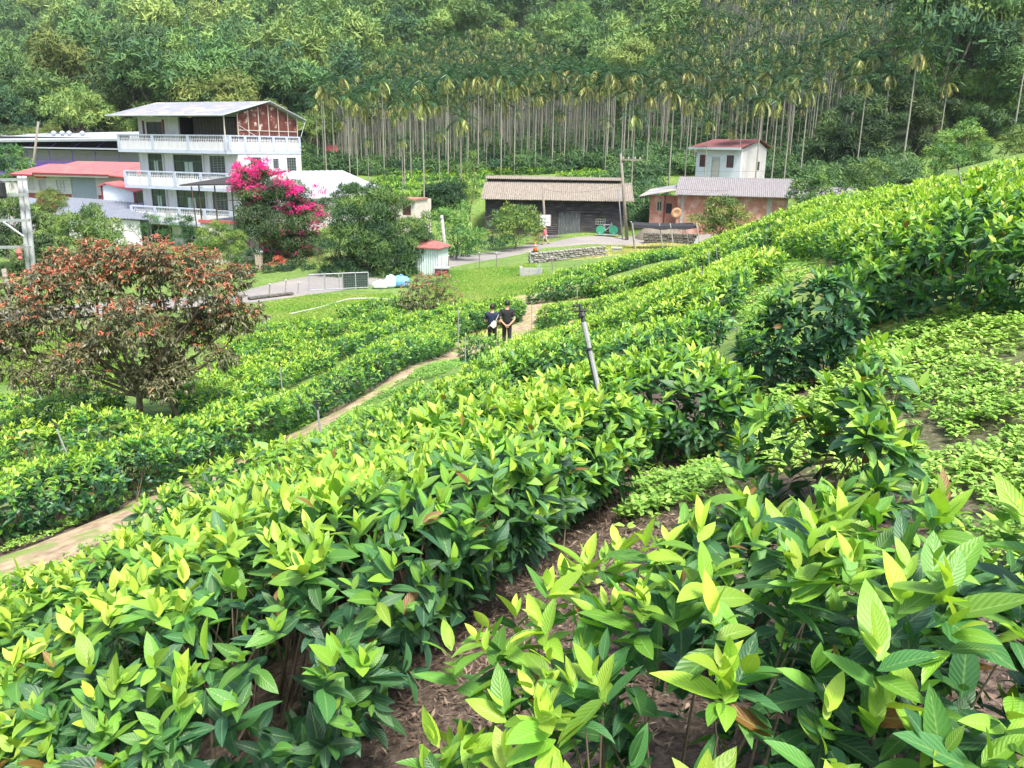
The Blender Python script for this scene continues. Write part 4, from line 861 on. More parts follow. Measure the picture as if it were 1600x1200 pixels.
# ------------------------------------------------------------ buildings
class MB:
    def __init__(s): s.v = []; s.f = []
    def add(s, vs, fs):
        n = len(s.v); s.v += [tuple(map(float, q)) for q in vs]; s.f += [tuple(i+n for i in f) for f in fs]
    def box(s, x0, x1, y0, y1, z0, z1):
        s.add([(x0, y0, z0), (x1, y0, z0), (x1, y1, z0), (x0, y1, z0), (x0, y0, z1), (x1, y0, z1), (x1, y1, z1), (x0, y1, z1)],
              [(0, 3, 2, 1), (4, 5, 6, 7), (0, 1, 5, 4), (1, 2, 6, 5), (2, 3, 7, 6), (3, 0, 4, 7)]); return s
    def rod(s, a, b, r, r2=None, n=8):
        a = Vector(a); b = Vector(b); d = (b-a).normalized(); r2 = r if r2 is None else r2
        u = d.orthogonal().normalized(); v = d.cross(u); vs = []
        for p, q in ((a, r), (b, r2)):
            for i in range(n): an = 6.28318*i/n; vs.append(p+u*math.cos(an)*q+v*math.sin(an)*q)
        s.add(vs, [(i, (i+1) % n, n+(i+1) % n, n+i) for i in range(n)]+[tuple(range(n-1, -1, -1)), tuple(range(n, 2*n))]); return s
    def lathe(s, c, prof, n=14):
        vs = [(c[0]+r*math.cos(6.28318*i/n), c[1]+r*math.sin(6.28318*i/n), c[2]+z) for r, z in prof for i in range(n)]
        fs = [(k*n+i, k*n+(i+1) % n, (k+1)*n+(i+1) % n, (k+1)*n+i) for k in range(len(prof)-1) for i in range(n)]
        fs += [tuple(range(n-1, -1, -1)), tuple((len(prof)-1)*n+i for i in range(n))]; s.add(vs, fs); return s
    def poly(s, pts, d):
        """flat outline extruded by the vector d"""
        n = len(pts); d = Vector(d); vs = [Vector(p) for p in pts]+[Vector(p)+d for p in pts]
        s.add(vs, [tuple(range(n-1, -1, -1)), tuple(range(n, 2*n))]+[(i, (i+1) % n, n+(i+1) % n, n+i) for i in range(n)]); return s
    def corr(s, p0, pu, pv, amp=0.02, pitch=0.18, th=0.03, jag=0.0, seed=1):
        """corrugated sheet: ridges run along p0->pv, repeated along p0->pu"""
        p0, pu, pv = map(Vector, (p0, pu, pv)); U = pu-p0; Vv = pv-p0; nrm = U.cross(Vv).normalized(); n = max(4, int(U.length/pitch*4)); rn = random.Random(seed)
        vs = []
        for i in range(n+1):
            h = amp*math.sin(i*math.pi/2); a = p0+U*(i/n)+nrm*h; j = Vv.normalized()*rn.uniform(-jag, jag)
            vs += [a-j, a+Vv+j*.2, a+Vv-nrm*th, a-nrm*th-j]
        fs = []
        for i in range(n):
            a = i*4; b = a+4; fs += [(a, b, b+1, a+1), (a+3, a+2, b+2, b+3), (a, a+3, b+3, b), (a+1, b+1, b+2, a+2)]
        fs += [(0, 1, 2, 3), (n*4, n*4+3, n*4+2, n*4+1)]; s.add(vs, fs); return s
    def wall(s, x0, x1, z0, z1, y0, y1, holes=()):
        xs_ = sorted({x0, x1, *[h[0] for h in holes], *[h[1] for h in holes]}); zs_ = sorted({z0, z1, *[h[2] for h in holes], *[h[3] for h in holes]})
        for a, b in zip(xs_[:-1], xs_[1:]):
            run = None
            for c, d in list(zip(zs_[:-1], zs_[1:]))+[(None, None)]:
                hole = c is None or any(h[0] <= (a+b)/2 <= h[1] and h[2] <= (c+d)/2 <= h[3] for h in holes)
                if not hole: run = (run[0], d) if run else (c, d)
                elif run: s.box(a, b, y0, y1, run[0], run[1]); run = None
        return s
    def xf(s, rotz=0, loc=(0, 0, 0)):
        c, n = math.cos(rotz), math.sin(rotz); s.v = [(x*c-y*n+loc[0], x*n+y*c+loc[1], z+loc[2]) for x, y, z in s.v]; return s
    def build(s, name, mat, parent=None, smooth=False):
        if not s.v: return None
        me = bpy.data.meshes.new(name); me.from_pydata(s.v, [], s.f); me.materials.append(mat)
        if smooth: me.polygons.foreach_set('use_smooth', [True]*len(me.polygons))
        return link(name, me, parent)
W_WHITE = plain('white_render', (.66, .66, .70), .85, var=.1, scale=.5, dirt=(.46, .45, .44), dscale=.4, stretch=(1.6, 1.6, .3), dlo=.46, dhi=.8)
W_TRIM = plain('pale_blue_trim', (0.47, 0.52, 0.64), .7, var=.1, dirt=(.38, .40, .46), dscale=.4)
W_GLASS, nt_, b_ = newmat('dark_glass'); b_.inputs['Base Color'].default_value = (.035, .05, .05, 1); b_.inputs['Roughness'].default_value = .12; b_.inputs['Specular IOR Level'].default_value = .8
W_GREEN = plain('green_window_frame', (.06, .12, .10), .5, var=.1)
W_PALEG = plain('pale_curtain', (.42, .52, .47), .8, var=.2, scale=2)
W_DARK = plain('dark_wood_and_gap_shade', (.035, .033, .033), .9, var=.4, scale=2)  # near black: dark wood, and painted shade inside open gaps
W_ROOFL = plain('faded_metal_roof', (.21, .225, .26), .6, metal=.0, var=.2, scale=.5, dirt=(.38, .31, .23), dscale=.12, dlo=.48, dhi=.62)
W_ROOFW = plain('white_metal_roof', (.38, .41, .46), .55, var=.12, scale=.4, dirt=(.28, .30, .33), dscale=.2)
W_RUST, nt_, b_ = newmat('rusted_sheet'); tc_ = N(nt_, 'ShaderNodeTexCoord')
n1_ = N(nt_, 'ShaderNodeTexNoise', i_Scale=1.6, i_Detail=10.0, i_Roughness=.75); nt_.links.new(tc_.outputs['Object'], n1_.inputs[0])
nt_.links.new(ramp(nt_, [(.30, (.05, .014, .012)), (.52, (.13, .035, .025)), (.58, (.20, .07, .045)), (.61, (.55, .50, .44)), (.8, (.62, .58, .5))], n1_.outputs[0]), b_.inputs['Base Color']); b_.inputs['Roughness'].default_value = .85
W_PINK = plain('coral_red_roof', (.50, .12, .12), .6, var=.12, scale=.3, dirt=(.46, .2, .17), dscale=.15)
W_MAROON = plain('maroon_paint', (.18, .035, .04), .6, var=.15)
W_GREYW = plain('pale_grey_wall', (.50, .49, .50), .85, var=.08, dirt=(.40, .38, .37), dscale=.3)
W_SHUT = plain('grey_blue_shutter', (.27, .32, .40), .5, var=.06)
W_GREYR = plain('grey_blue_roof', (.19, .21, .26), .6, var=.12, scale=.3, dirt=(.24, .25, .27), dscale=.2)
W_PURP = plain('purple_paint', (.17, .09, .42), .6, var=.1)
W_LILAC = plain('lilac_grey_wall', (.40, .37, .42), .85, var=.08, dirt=(.33, .30, .33), dscale=.2)
W_BEIGE = plain('beige_corrugated', (.60, .56, .50), .6, var=.1, dirt=(.45, .38, .30), dscale=.4)
W_RED = plain('red_paint', (.58, .04, .03), .6, var=.1)
W_GOLD = plain('gold_lettering', (.70, .48, .10), .5)
W_CONC = plain('weathered_concrete', (.38, .38, .36), .9, var=.2, scale=.8, dirt=(.22, .22, .20), dscale=.6, bump=.2)
W_STEEL = plain('galvanised_steel', (.42, .44, .46), .45, metal=.5, var=.15)
W_TEALW = plain('pale_teal_sheet', (.55, .64, .64), .5, var=.08, dirt=(.45, .46, .42), dscale=.3)
W_PLANK, nt_, b_ = newmat('black_weathered_planks'); tc_ = N(nt_, 'ShaderNodeTexCoord'); mp_2 = N(nt_, 'ShaderNodeMapping'); mp_2.inputs['Scale'].default_value = (.35, 1, 3.2)
nt_.links.new(tc_.outputs['Object'], mp_2.inputs[0]); n1_ = N(nt_, 'ShaderNodeTexNoise', i_Scale=3.0, i_Detail=9.0, i_Roughness=.7); nt_.links.new(mp_2.outputs[0], n1_.inputs[0])
nt_.links.new(ramp(nt_, [(.3, (.012, .012, .015)), (.52, (.05, .046, .05)), (.68, (.17, .15, .145))], n1_.outputs[0]), b_.inputs['Base Color']); b_.inputs['Roughness'].default_value = .85
W_DOOR = plain('grey_door_planks', (.085, .095, .105), .85, var=.5, scale=2, dirt=(.26, .27, .27), dscale=1.2, stretch=(4, 1, .35), dlo=.5, dhi=.7)
W_TINR = plain('aged_corrugated_roof', (.27, .24, .20), .85, var=.5, scale=1.6, dirt=(.13, .095, .07), dscale=.9, stretch=(3.5, .4, .4), dlo=.45, dhi=.8)
W_ASBR = plain('mauve_grey_roof_sheets', (.25, .237, .245), .85, var=.3, scale=1.2, dirt=(.16, .145, .15), dscale=.6, stretch=(2, .6, .6), dlo=.45, dhi=.8)
W_BRICK, nt_, b_ = newmat('red_brick'); tc_ = N(nt_, 'ShaderNodeTexCoord'); sx_ = N(nt_, 'ShaderNodeSeparateXYZ'); cx_ = N(nt_, 'ShaderNodeCombineXYZ')
nt_.links.new(tc_.outputs['Object'], sx_.inputs[0]); nt_.links.new(math_(nt_, 'ADD', sx_.outputs[0], sx_.outputs[1]), cx_.inputs[0]); nt_.links.new(sx_.outputs[2], cx_.inputs[1])
br_ = N(nt_, 'ShaderNodeTexBrick', i_Scale=4.0, i_Mortar_Size=.012); br_.inputs['Color1'].default_value = (.34, .12, .08, 1); br_.inputs['Color2'].default_value = (.45, .19, .13, 1); br_.inputs['Mortar'].default_value = (.50, .42, .36, 1)
nt_.links.new(cx_.outputs[0], br_.inputs[0]); n1_ = N(nt_, 'ShaderNodeTexNoise', i_Scale=1.2, i_Detail=8.0); nt_.links.new(tc_.outputs['Object'], n1_.inputs[0])
nt_.links.new(mixc(nt_, ramp(nt_, [(.48, (0, 0, 0)), (.66, (.75, .75, .75))], n1_.outputs[0]), br_.outputs[0], (.62, .45, .38)), b_.inputs['Base Color']); b_.inputs['Roughness'].default_value = .9

def window(t, x0, x1, z0, z1, y, frame=W_GREEN, pane=W_GLASS, nx=2, nz=1, bw=.06, bars=False, curtain=False, dep=.1, bwm=None):
    """pane set back in an opening of a wall in the local xz plane whose face is at y; returns the frame"""
    f = MB(); f.box(x0, x0+bw, y, y+dep, z0, z1).box(x1-bw, x1, y, y+dep, z0, z1).box(x0+bw, x1-bw, y, y+dep, z0, z0+bw).box(x0+bw, x1-bw, y, y+dep, z1-bw, z1)
    for i in range(1, nx): c = x0+(x1-x0)*i/nx; f.box(c-bw*.4, c+bw*.4, y+.01, y+dep-.01, z0+bw, z1-bw)
    for i in range(1, nz): c = z0+(z1-z0)*i/nz; f.box(x0+bw, x1-bw, y+.02, y+dep-.02, c-bw*.4, c+bw*.4)
    fo = f.build('window', frame, t)
    MB().box(x0+bw, x1-bw, y+dep*.6, y+dep*.6+.02, z0+bw, z1-bw).build('pane', pane, fo)
    if bars:
        g = MB(); n = int((z1-z0)/.14)
        for i in range(1, n): g.box(x0, x1, y-.03, y-.015, z0+(z1-z0)*i/n-.012, z0+(z1-z0)*i/n+.012)
        for i in range(0, 5): c = x0+(x1-x0)*i/4; g.box(c-.012, c+.012, y-.045, y-.03, z0, z1)
        g.build('window_grille', bwm or W_STEEL, fo)
    if curtain:
        c = (x0+x1)/2; w_ = (x1-x0)*.28; MB().box(c-w_*.5, c+w_*.5, y+dep*.35, y+dep*.5, z0+bw, z0+(z1-z0)*.72).build('curtain', W_PALEG, fo)
        MB().box(x0+bw, x1-bw, y+dep*.2, y+dep*.33, z0+(z1-z0)*.72, z0+(z1-z0)*.76).build('transom', frame, fo)
    return fo
def zpx(px, py, Y): return P(px, py, Y)[2]

# ---- white house with balconies
c0 = P(368, 400, 76); gb = zpx(368, 402, 76); base = (c0[0], c0[1], 0)
t = thing('balcony_house', 'tall white house with three balustraded balconies and a rusty walled top storey', 'house', base, rad(-24))
L = 13.2; D = 8.9; z1, z2, z3 = zpx(368, 211, 76), zpx(366, 271, 76), zpx(366, 329, 76)    # tops of the rails
SB = 1.62                                                                                   # rail top to underside of the slab
XR = [(-L, 0.0), (-L+.15, -.6), (-L+.45, -.6)]
wl_, wr_ = -L+1.1, 0.0
zt = zpx(361, 180, 75.5); roofe = zt
hol = []
for zb in (z2-1.0, z3-1.0):
    hol += [(-11.0, -9.2, zb+.15, zb+2.55), (-7.8, -4.3, zb+.15, zb+2.5), (-3.4, -1.6, zb+.7, zb+2.45)]
wl = MB(); wl.wall(wl_, wr_, gb-.5, z1-SB, 1.3, 1.52, hol+[(-11.6, -8.8, gb, gb+2.3), (-7.5, -4.5, gb, gb+2.3)])
sh_ = [(2.9, 4.4, z2-.3, z2+1.35), (6.0, 6.8, z2+.3, z2+1.2), (8.0, 9.4, z2-.6, z2+1.3), (3, 4.4, z3-.3, z3+1.3)]
sw = MB(); sw.wall(1.52, 1.3+D, gb-.5, z1-SB, 0, .22, sh_); sw.v = [(-.0-yy, xx, zz) for xx, yy, zz in sw.v]
wl.add(sw.v, sw.f); wl.box(wl_, wl_+.22, 1.52, 1.3+D, gb-.5, z1-SB); wl.box(wl_+.22, -.22, 1.3+D-.2, 1.3+D, gb-.5, z1-SB)
wl.build('wall', W_WHITE, t)
sb = MB(); 
for zz in (z1-SB, z2-SB, z3-SB): sb.box(wl_+.25, -.25, 1.55, 1+D, zz+.02, zz+.2)
sb.build('floor_slab', W_WHITE, t)
for zb in (z2-1.0, z3-1.0):
    window(t, -11.0, -9.2, zb+.15, zb+2.55, 1.36, nx=2, curtain=True); window(t, -7.8, -4.3, zb+.15, zb+2.5, 1.36, nx=4, curtain=True); window(t, -3.4, -1.6, zb+.7, zb+2.45, 1.36, nx=2, bars=True)
for a, b_2, c_, d_ in sh_:
    f = window(t, 0, b_2-a, c_, d_, 0, bars=True, dep=.1); f.rotation_euler = (0, 0, rad(90)); f.location = (-.06, a, 0)
# fan shaped window and doors on the ground floor
fan = MB(); cx2 = -6.0; cz = gb+1.25; r_ = 1.15
for k in range(13):
    a1 = math.pi*k/12; fan.rod((cx2+.25*math.cos(a1), 1.25, cz+.25*math.sin(a1)), (cx2+r_*math.cos(a1), 1.25, cz+r_*math.sin(a1)), .025, n=5)
for rr_ in (.28, 1.15, .75):
    for k in range(16): a1, a2 = math.pi*k/16, math.pi*(k+1)/16; fan.rod((cx2+rr_*math.cos(a1), 1.25, cz+rr_*math.sin(a1)), (cx2+rr_*math.cos(a2), 1.25, cz+rr_*math.sin(a2)), .035, n=5)
fan.box(-7.5, -4.5, 1.2, 1.3, gb, gb+1.2); fan.build('fan_window', W_GREYW, t)
MB().box(-7.48, -4.52, 1.38, 1.42, gb, gb+2.28).box(-11.58, -8.82, 1.38, 1.42, gb, gb+2.28).build('ground_floor_glass', W_GLASS, t)
MB().box(-4.2, -4.0, 1.18, 1.29, gb, gb+2.4).build('red_door_couplet', W_RED, t)
def balustrade(t, zt_, x0, x1, y, npan, side=None, trim=W_TRIM, flip=False):
    """rail, posts, balusters, solid panel and lower band; along x at the face y, or along y when flip"""
    def place(m):
        if flip: m.v = [(-yy, xx, zz) for xx, yy, zz in m.v]
        return m
    tr = MB(); tr.box(x0, x1, y-.05, y+.2, zt_-.12, zt_); tr.box(x0, x1, y-.04, y+.19, zt_-SB, zt_-SB+.30)
    for i in range(npan+1):
        c = x0+.17+(x1-x0-.34)*i/npan; tr.box(c-.17, c+.17, y-.06, y-.04, zt_-SB+.3, zt_-.12)
    for i in range(npan+1):
        c = x0+.17+(x1-x0-.34)*i/npan; tr.box(c-.15, c+.15, y-.04, y+.19, zt_-SB+.30, zt_-.12)
    bo = place(tr).build('balcony', trim, t)
    pn = MB(); pn.box(x0+.02, x1-.02, y-.01, y+.14, zt_-SB+.301, zt_-.62); place(pn).build('balcony_panel', W_WHITE, bo)
    bl = MB()
    for i in range(npan):
        a = x0+.17+(x1-x0-.34)*i/npan+.2; b = x0+.17+(x1-x0-.34)*(i+1)/npan-.2; n = max(3, int((b-a)/.2))
        for k in range(n):
            c = a+(b-a)*(k+.5)/n; bl.lathe((c, y+.07, zt_-.62), [(.05, 0), (.05, .05), (.035, .09), (.062, .2), (.035, .38), (.05, .44), (.05, .498)], 6)
    place(bl).build('balusters', W_WHITE, bo); return bo
for zt_, xa, npn in ((z1, -L, 3), (z2, -L+.35, 4), (z3, -L+.7, 4)):
    bo = balustrade(t, zt_, xa, 0.0, 0, npn)
    MB().box(xa+.02, -.02, .2, 1.3, zt_-SB+.02, zt_-SB+.2).build('balcony_floor', W_WHITE, bo)
    e = MB(); e.box(xa, xa+.18, .2, 1.3, zt_-SB, zt_); e.build('balcony_end', W_TRIM, bo)
balustrade(t, z1, .2, 1.3+D, 0, 5, flip=True)
# top storey
MB().rod((-8.95, 1.24, gb), (-8.95, 1.24, z1-SB), .05).rod((-4.05, 1.24, gb), (-4.05, 1.24, z1-SB), .05).rod((.08, 5.2, gb), (.08, 5.2, z1-SB), .05).build('drain_pipes', W_GREYW, t)
zf = z1-1.35
up = MB(); up.wall(-12.0, -7.0, zf, roofe-.05, 1.5, 1.68, [(-11.0, -9.0, zf, roofe-.5)]); up.box(-12.0, -11.82, 1.68, D, zf, roofe-.02); up.build('upper_wall', W_WHITE, t)
window(t, -11.0, -9.0, zf, roofe-.5, 1.56, nx=2)
up = MB(); up.box(-11.4, -11.2, 1.42, 1.49, zf+.9, roofe-.4); up.box(-8.9, -8.7, 1.42, 1.49, zf+1.4, roofe-.3); up.build('door_couplet', W_MAROON, t)
sl_ = MB()
for k in range(42):
    x = -5.6+k*.13; sl_.box(x, x+.05, 2.0+.03*(k % 3), 2.05+.03*(k % 3), zf, roofe-.15)
sl_.box(-5.7, -.2, 2.1, 2.14, zf+1.1, zf+1.17); sl_.build('slat_screen', plain('grey_bamboo', (.17, .15, .14), .9, var=.5, scale=4), t)
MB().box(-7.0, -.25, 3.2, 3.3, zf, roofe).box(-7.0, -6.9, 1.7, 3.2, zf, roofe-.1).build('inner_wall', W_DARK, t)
rg_ = (roofe+0, ); zr = zpx(413, 157, 80); yr = 1.3+D/2
rp = MB(); rp.poly([(-.22, 1.6, zf), (-.22, 1.3+D-.1, zf), (-.22, 1.3+D-.1, roofe-.22), (-.22, yr, zr-.22), (-.22, 1.6, roofe+.1)], (.06, 0, 0)); rp.build('rusty_gable', W_RUST, t)
fr = MB()
for k in range(7):
    y = 1.7+k*(D-.6)/6; zz = (zr-.25)-(abs(y-yr)/(yr+.6))*(zr-roofe)-.02; fr.box(-.15, -.10, y-.03, y+.03, zf, zz)
for zz in (zf+.9, zf+1.8): fr.box(-.15, -.11, 1.7, 1.3+D-.2, zz-.03, zz+.03)
fr.rod((-.08, 1.8, zf+2.2), (-.08, 6.5, zf+.2), .03); fr.box(-.12, -.04, -.1, -.02, zf, roofe); fr.build('gable_frame', W_BEIGE, t)
rf = MB(); rf.corr((-L-.6, -.55, roofe), (.25, -.55, roofe), (-L-.6+0, yr, zr), .02, .3, .05); 
rb = MB(); rb.corr((.25, 1.3+D+.8, roofe-.1), (-L-.6, 1.3+D+.8, roofe-.1), (.25, yr, zr-.01), .02, .3, .05); rf.add(rb.v, rb.f); ro = rf.build('roof', W_ROOFL, t)
ed = MB(); ed.rod((.27, -.55, roofe), (.27, yr, zr), .06); ed.rod((.27, yr, zr), (.27, 2.1+D, roofe-.1), .06); ed.rod((-L-.6, -.6, roofe-.02), (.27, -.6, roofe-.02), .06); ed.build('roof_edge', W_ROOFW, ro)
po = MB(); po.rod((.2, 1.3+D-.1, z1), (.2, 2.0+D, roofe-.15), .035); po.build('roof_post', W_STEEL, t)

def simple_house(): pass
# ---- warehouse with white roof and purple railing
q = P(0, 262, 112); q2 = P(215, 262, 104); an = math.atan2(q2[1]-q[1], q2[0]-q[0]); Lw = float(np.hypot(q2[0]-q[0], q2[1]-q[1]))+3
t = thing('warehouse', 'long warehouse with thin white roof, lilac grey wall and purple railing', 'warehouse', (q[0], q[1], 0), an)
zb, ze, zt = zpx(110, 262, 107), zpx(110, 232, 107), zpx(110, 213, 113)
MB().box(-6, Lw, .3, .5, gz(q[0], q[1])-1, ze-.2).build('wall', W_LILAC, t); MB().box(-6, Lw, 1.2, 1.35, ze-1.0, zt-.1).build('gap_shadow_wall', W_DARK, t)  # second box: dark sheet added as painted shade under the roof
pv = MB(); 
for k in range(9): x = -5+k*(Lw+4)/8; pv.rod((x, -.9, zb-1.5), (x, -.9, ze), .06); pv.rod((x, -.9, ze), (x+.5, .6, zt-.5), .05)
pv.build('purple_posts', W_PURP, t)
rl = MB(); 
for zz in (0, .35, .7): rl.box(-6, Lw, -.96, -.9, zb-.1+zz, zb+.05+zz)
rl.box(-6, Lw, -.88, -.84, zb-1.2, zb+.5)
rl.build('railing', W_PURP, t)
MB().box(-7, Lw+.3, -1.5, .4, ze-.05, ze+.12).build('canopy', W_ROOFW, t)
pr_ = MB(); pr_.corr((-14, -1.8, zt-.9), (Lw+1, -1.2, zt-.15), (-14, 12, zt+.3), .02, .5, .25); ro = pr_.build('roof', W_ROOFW, t)
vn = MB(); 
for x in (4.5, 6.0, 7.2, 9.5): vn.lathe((x, 5, zt-.3), [(.2, 0), (.2, .5), (.34, .55), (.36, .8), (.1, 1.0)], 10)
vn.build('roof_vents', W_ROOFW, ro)
# ---- red-roofed house
q = P(38, 303, 92); q2 = P(225, 308, 88); an = math.atan2(q2[1]-q[1], q2[0]-q[0]); S = float(np.hypot(q2[0]-q[0], q2[1]-q[1]))/187.0
t = thing('red_roof_house', 'low white house with coral red roofs and a grey roller shutter', 'house', (q[0], q[1], 0), an)
X = lambda px: (px-38)*S
zb, ze = zpx(100, 304, 90), zpx(100, 276, 90); zr = zpx(150, 255, 94)
hs = [(X(45), X(58), zb+.35, zb+1.6), (X(63), X(76), zb+.1, zb+1.5), (X(92), X(108), zb+.3, zb+1.5), (X(115), X(154), zb-.9, zb+1.95)]
m_ = MB(); m_.wall(0, X(225), zb-1.5, ze+.25, 0, .2, hs); m_.box(0, .2, .2, 6, zb-1.5, ze+.2); m_.build('wall', W_GREYW, t)
MB().box(.0, X(114), -.05, -.01, zb-1.5, zb+.02).box(X(156), X(165), -.05, -.01, zb-1.5, zb+.02).build('maroon_plinth', W_MAROON, t)
window(t, *hs[0], .03, W_ROOFW, W_GREYW, 3, 2); window(t, *hs[2], .03, W_ROOFW, W_GREYW, 3, 3); window(t, *hs[1], .03, W_ROOFW, W_LILAC, 1, 1, bw=.1)
sh = MB(); 
for k in range(18): sh.box(X(115), X(154), .08+.015*(k % 2), .12, zb-.9+k*.158, zb-.9+(k+1)*.158)
sh.build('roller_shutter', W_SHUT, t); MB().box(X(112), X(156), -.06, .02, zb+1.9, zb+2.25).build('shutter_box', W_SHUT, t)
sg = MB().box(X(61), X(77), -.08, -.02, zb+1.6, zb+1.95).build('door_plaque', W_RED, t)
gl = MB()
for k in range(5):
    x = X(63.5)+k*X(38+2.3); gl.box(x, x+.14, -.1, -.085, zb+1.70, zb+1.74); gl.box(x+.05, x+.08, -.1, -.085, zb+1.741, zb+1.86); gl.box(x-.0, x+.14, -.1, -.085, zb+1.80, zb+1.83)
gl.build('plaque_characters', W_GOLD, sg)
r1 = MB(); r1.poly([(X(28), -.9, ze+.05), (X(78), -.9, ze+.05), (X(96), 3, zr-.25), (X(50), 3, zr-.25)], (0, 0, .12))
r1.build('left_roof', W_PINK, t)
r2 = MB(); r2.poly([(X(68), -1.0, ze+.28), (X(185), -1.0, ze+.22), (X(212), 3.4, zr+.08), (X(92), 3.4, zr+.08)], (0, 0, .12)); r2.poly([(X(185.2), -1.0, ze+.22), (X(212.4), 3.4, zr+.07), (X(226), -1.0, ze+.0)], (0, 0, .1)); mr = r2.build('main_roof', W_PINK, t)
MB().box(X(68), X(186), -1.06, -1.01, ze+.18, ze+.36).box(X(28), X(67.8), -.96, -.91, ze-.05, ze+.14).build('fascia', W_MAROON, mr)
MB().box(X(70), X(184), -.98, -.2, ze+.02, ze+.2).build('eave_soffit', W_BEIGE, t)
# small gabled shed in front of it
q = P(161, 308, 86); q2 = P(216, 309, 85); an = math.atan2(q2[1]-q[1], q2[0]-q[0]); S2 = float(np.hypot(q2[0]-q[0], q2[1]-q[1]))/55
t = thing('gabled_shed', 'small shed of pale blue corrugated sheet with coral gabled roof', 'shed', (q[0], q[1], 0), an)
zb, za, zc_, zd = zpx(180, 309, 86), zpx(165, 290, 86), zpx(170, 287, 86), zpx(212, 298, 86)
m_ = MB(); m_.poly([(0, 0, zb-1), (S2*50, 0, zb-1), (S2*50, 0, zd), (S2*10, 0, zc_-.05), (0, 0, za)], (0, .1, 0)); m_.build('front_wall', plain('pale_blue_sheet', (.62, .68, .76), .5, var=.06), t)
m_ = MB()
for k in range(20): x = .1+k*S2*2.5; m_.box(x, x+.06, -.03, -.002, zb-1, zc_-.15-(max(0, x-S2*10))*(zc_-zd)/(S2*40))
m_.build('wall_ribs', plain('pale_blue_sheet', (.62, .68, .76), .5), t)
m_ = MB(); m_.poly([(S2*8, -.3, zc_), (S2*56, -.3, zd-.1), (S2*56, 3, zd+.1), (S2*12, 3, zc_+.2)], (0, 0, .12)); m_.poly([(-S2*4, -.3, za-.15), (S2*7.9, -.3, zc_), (S2*11.9, 3, zc_+.2), (0, 3, za-.1)], (0, 0, .12)); m_.build('roof', W_PINK, t)
MB().box(S2*-1, S2*1, -.1, -.01, zb-1, za).box(S2*49, S2*52, -.1, -.01, zb-1, zd).build('corner_posts', W_MAROON, t)
# ---- grey corrugated roof building
t = thing('grey_shed', 'building with wide blue grey corrugated roof left of the balcony house', 'shed', (0, 0, 0))
A1, A2, A3, A4 = P(100, 308, 86), P(222, 308, 85), P(232, 343, 77.5), P(85, 335, 77.5)
m_ = MB(); m_.corr(tuple(A4), tuple(A3), tuple(A1+(A4-A4)), .03, .3, .06); ro = m_.build('roof', W_GREYR, t)
MB().poly([tuple(A3+[-1.0, .3, -.15]), tuple(A4+[1, .3, -.1]), tuple([A4[0]+1, A4[1]+.3, gz(A4[0], A4[1])-1]), tuple([A3[0]-1.0, A3[1]+.3, gz(A3[0], A3[1])-1])], (0, .2, 0)).build('wall', W_WHITE, t)
t = thing('grey_shed', 'small grey roof edge and wall behind the concrete double pole', 'shed', (0, 0, 0))
A1, A2, A3, A4 = P(-30, 300, 84), P(60, 312, 84), P(50, 325, 80), P(0, 308, 80)
MB().poly([tuple(A1), tuple(A2), tuple(A3), tuple(A4)], (0, 0, .1)).build('roof', W_GREYR, t)
MB().poly([tuple(A4-[0, 0, .05]), tuple(A3-[0, 0, .05]), (A3[0], A3[1], gz(A3[0], A3[1])-1), (A4[0]-4, A4[1], gz(A3[0], A3[1])-1)], (0, .2, 0)).build('wall', W_LILAC, t)
t = thing('boundary_wall', 'pale garden wall left of the red-roofed house', 'wall', tuple(P(-20, 310, 90)))
a = P(-20, 286, 90); b = P(40, 284, 92); o_ = P(-20, 310, 90); a, b = a-o_, b-o_
MB().poly([tuple(a), tuple(b), (b[0], b[1], b[2]-2.8), (a[0], a[1], a[2]-2.8)], (0, .2, 0)).build('wall_panel', W_GREYW, t)
# ---- canopy on the beige corrugated wall
q = P(315, 372, 69); q2 = P(425, 380, 67); an = math.atan2(q2[1]-q[1], q2[0]-q[0]); S3 = float(np.hypot(q2[0]-q[0], q2[1]-q[1]))/110
t = thing('carport', 'dark canopy on thin rusty posts over a beige corrugated enclosure', 'canopy', (q[0], q[1], 0), an)
zw, zc1, zc2 = zpx(330, 345, 69), zpx(295, 291, 69), zpx(365, 273, 72); g0 = gz(q[0], q[1])
m_ = MB(); m_.corr((0, 0, g0-.5), (S3*110, 0, g0-.5), (0, 0, zw-.15), .02, .16, .04); m_.build('wall', W_BEIGE, t)
MB().box(-.1, S3*110, -.1, .1, zw-.15, zw+.1).build('wall_cap', W_PINK, t); MB().box(-.1, S3*110, .1, 4.5, zw-.15, zw-.02).build('deck', W_CONC, t)
m_ = MB(); m_.poly([(-S3*24, -.3, zc1), (S3*75, -.3, zc1+.25), (S3*88, 4.8, zc2+.3), (S3*28, 4.8, zc2)], (0, 0, .1)); m_.build('canopy_roof', W_DARK, t)
m_ = MB()
for x, y in ((.1, 0), (1.6, 0), (3.2, 0), (4.6, 0), (6, 0), (1.0, 4.4), (3.2, 4.4), (6, 4.4)): m_.box(x, x+.08, y, y+.08, zw+.1, zc1+.1+(.5 if y > 1 else 0))
for zz in (.9, 1.7): m_.box(1.6, 6, .0, .05, zw+zz, zw+zz+.05)
m_.rod((-.2, -.1, zw-2.4), (-.4, -.2, zc1), .05); m_.build('posts', plain('rusty_dark_steel', (.09, .06, .05), .8, var=.4), t)
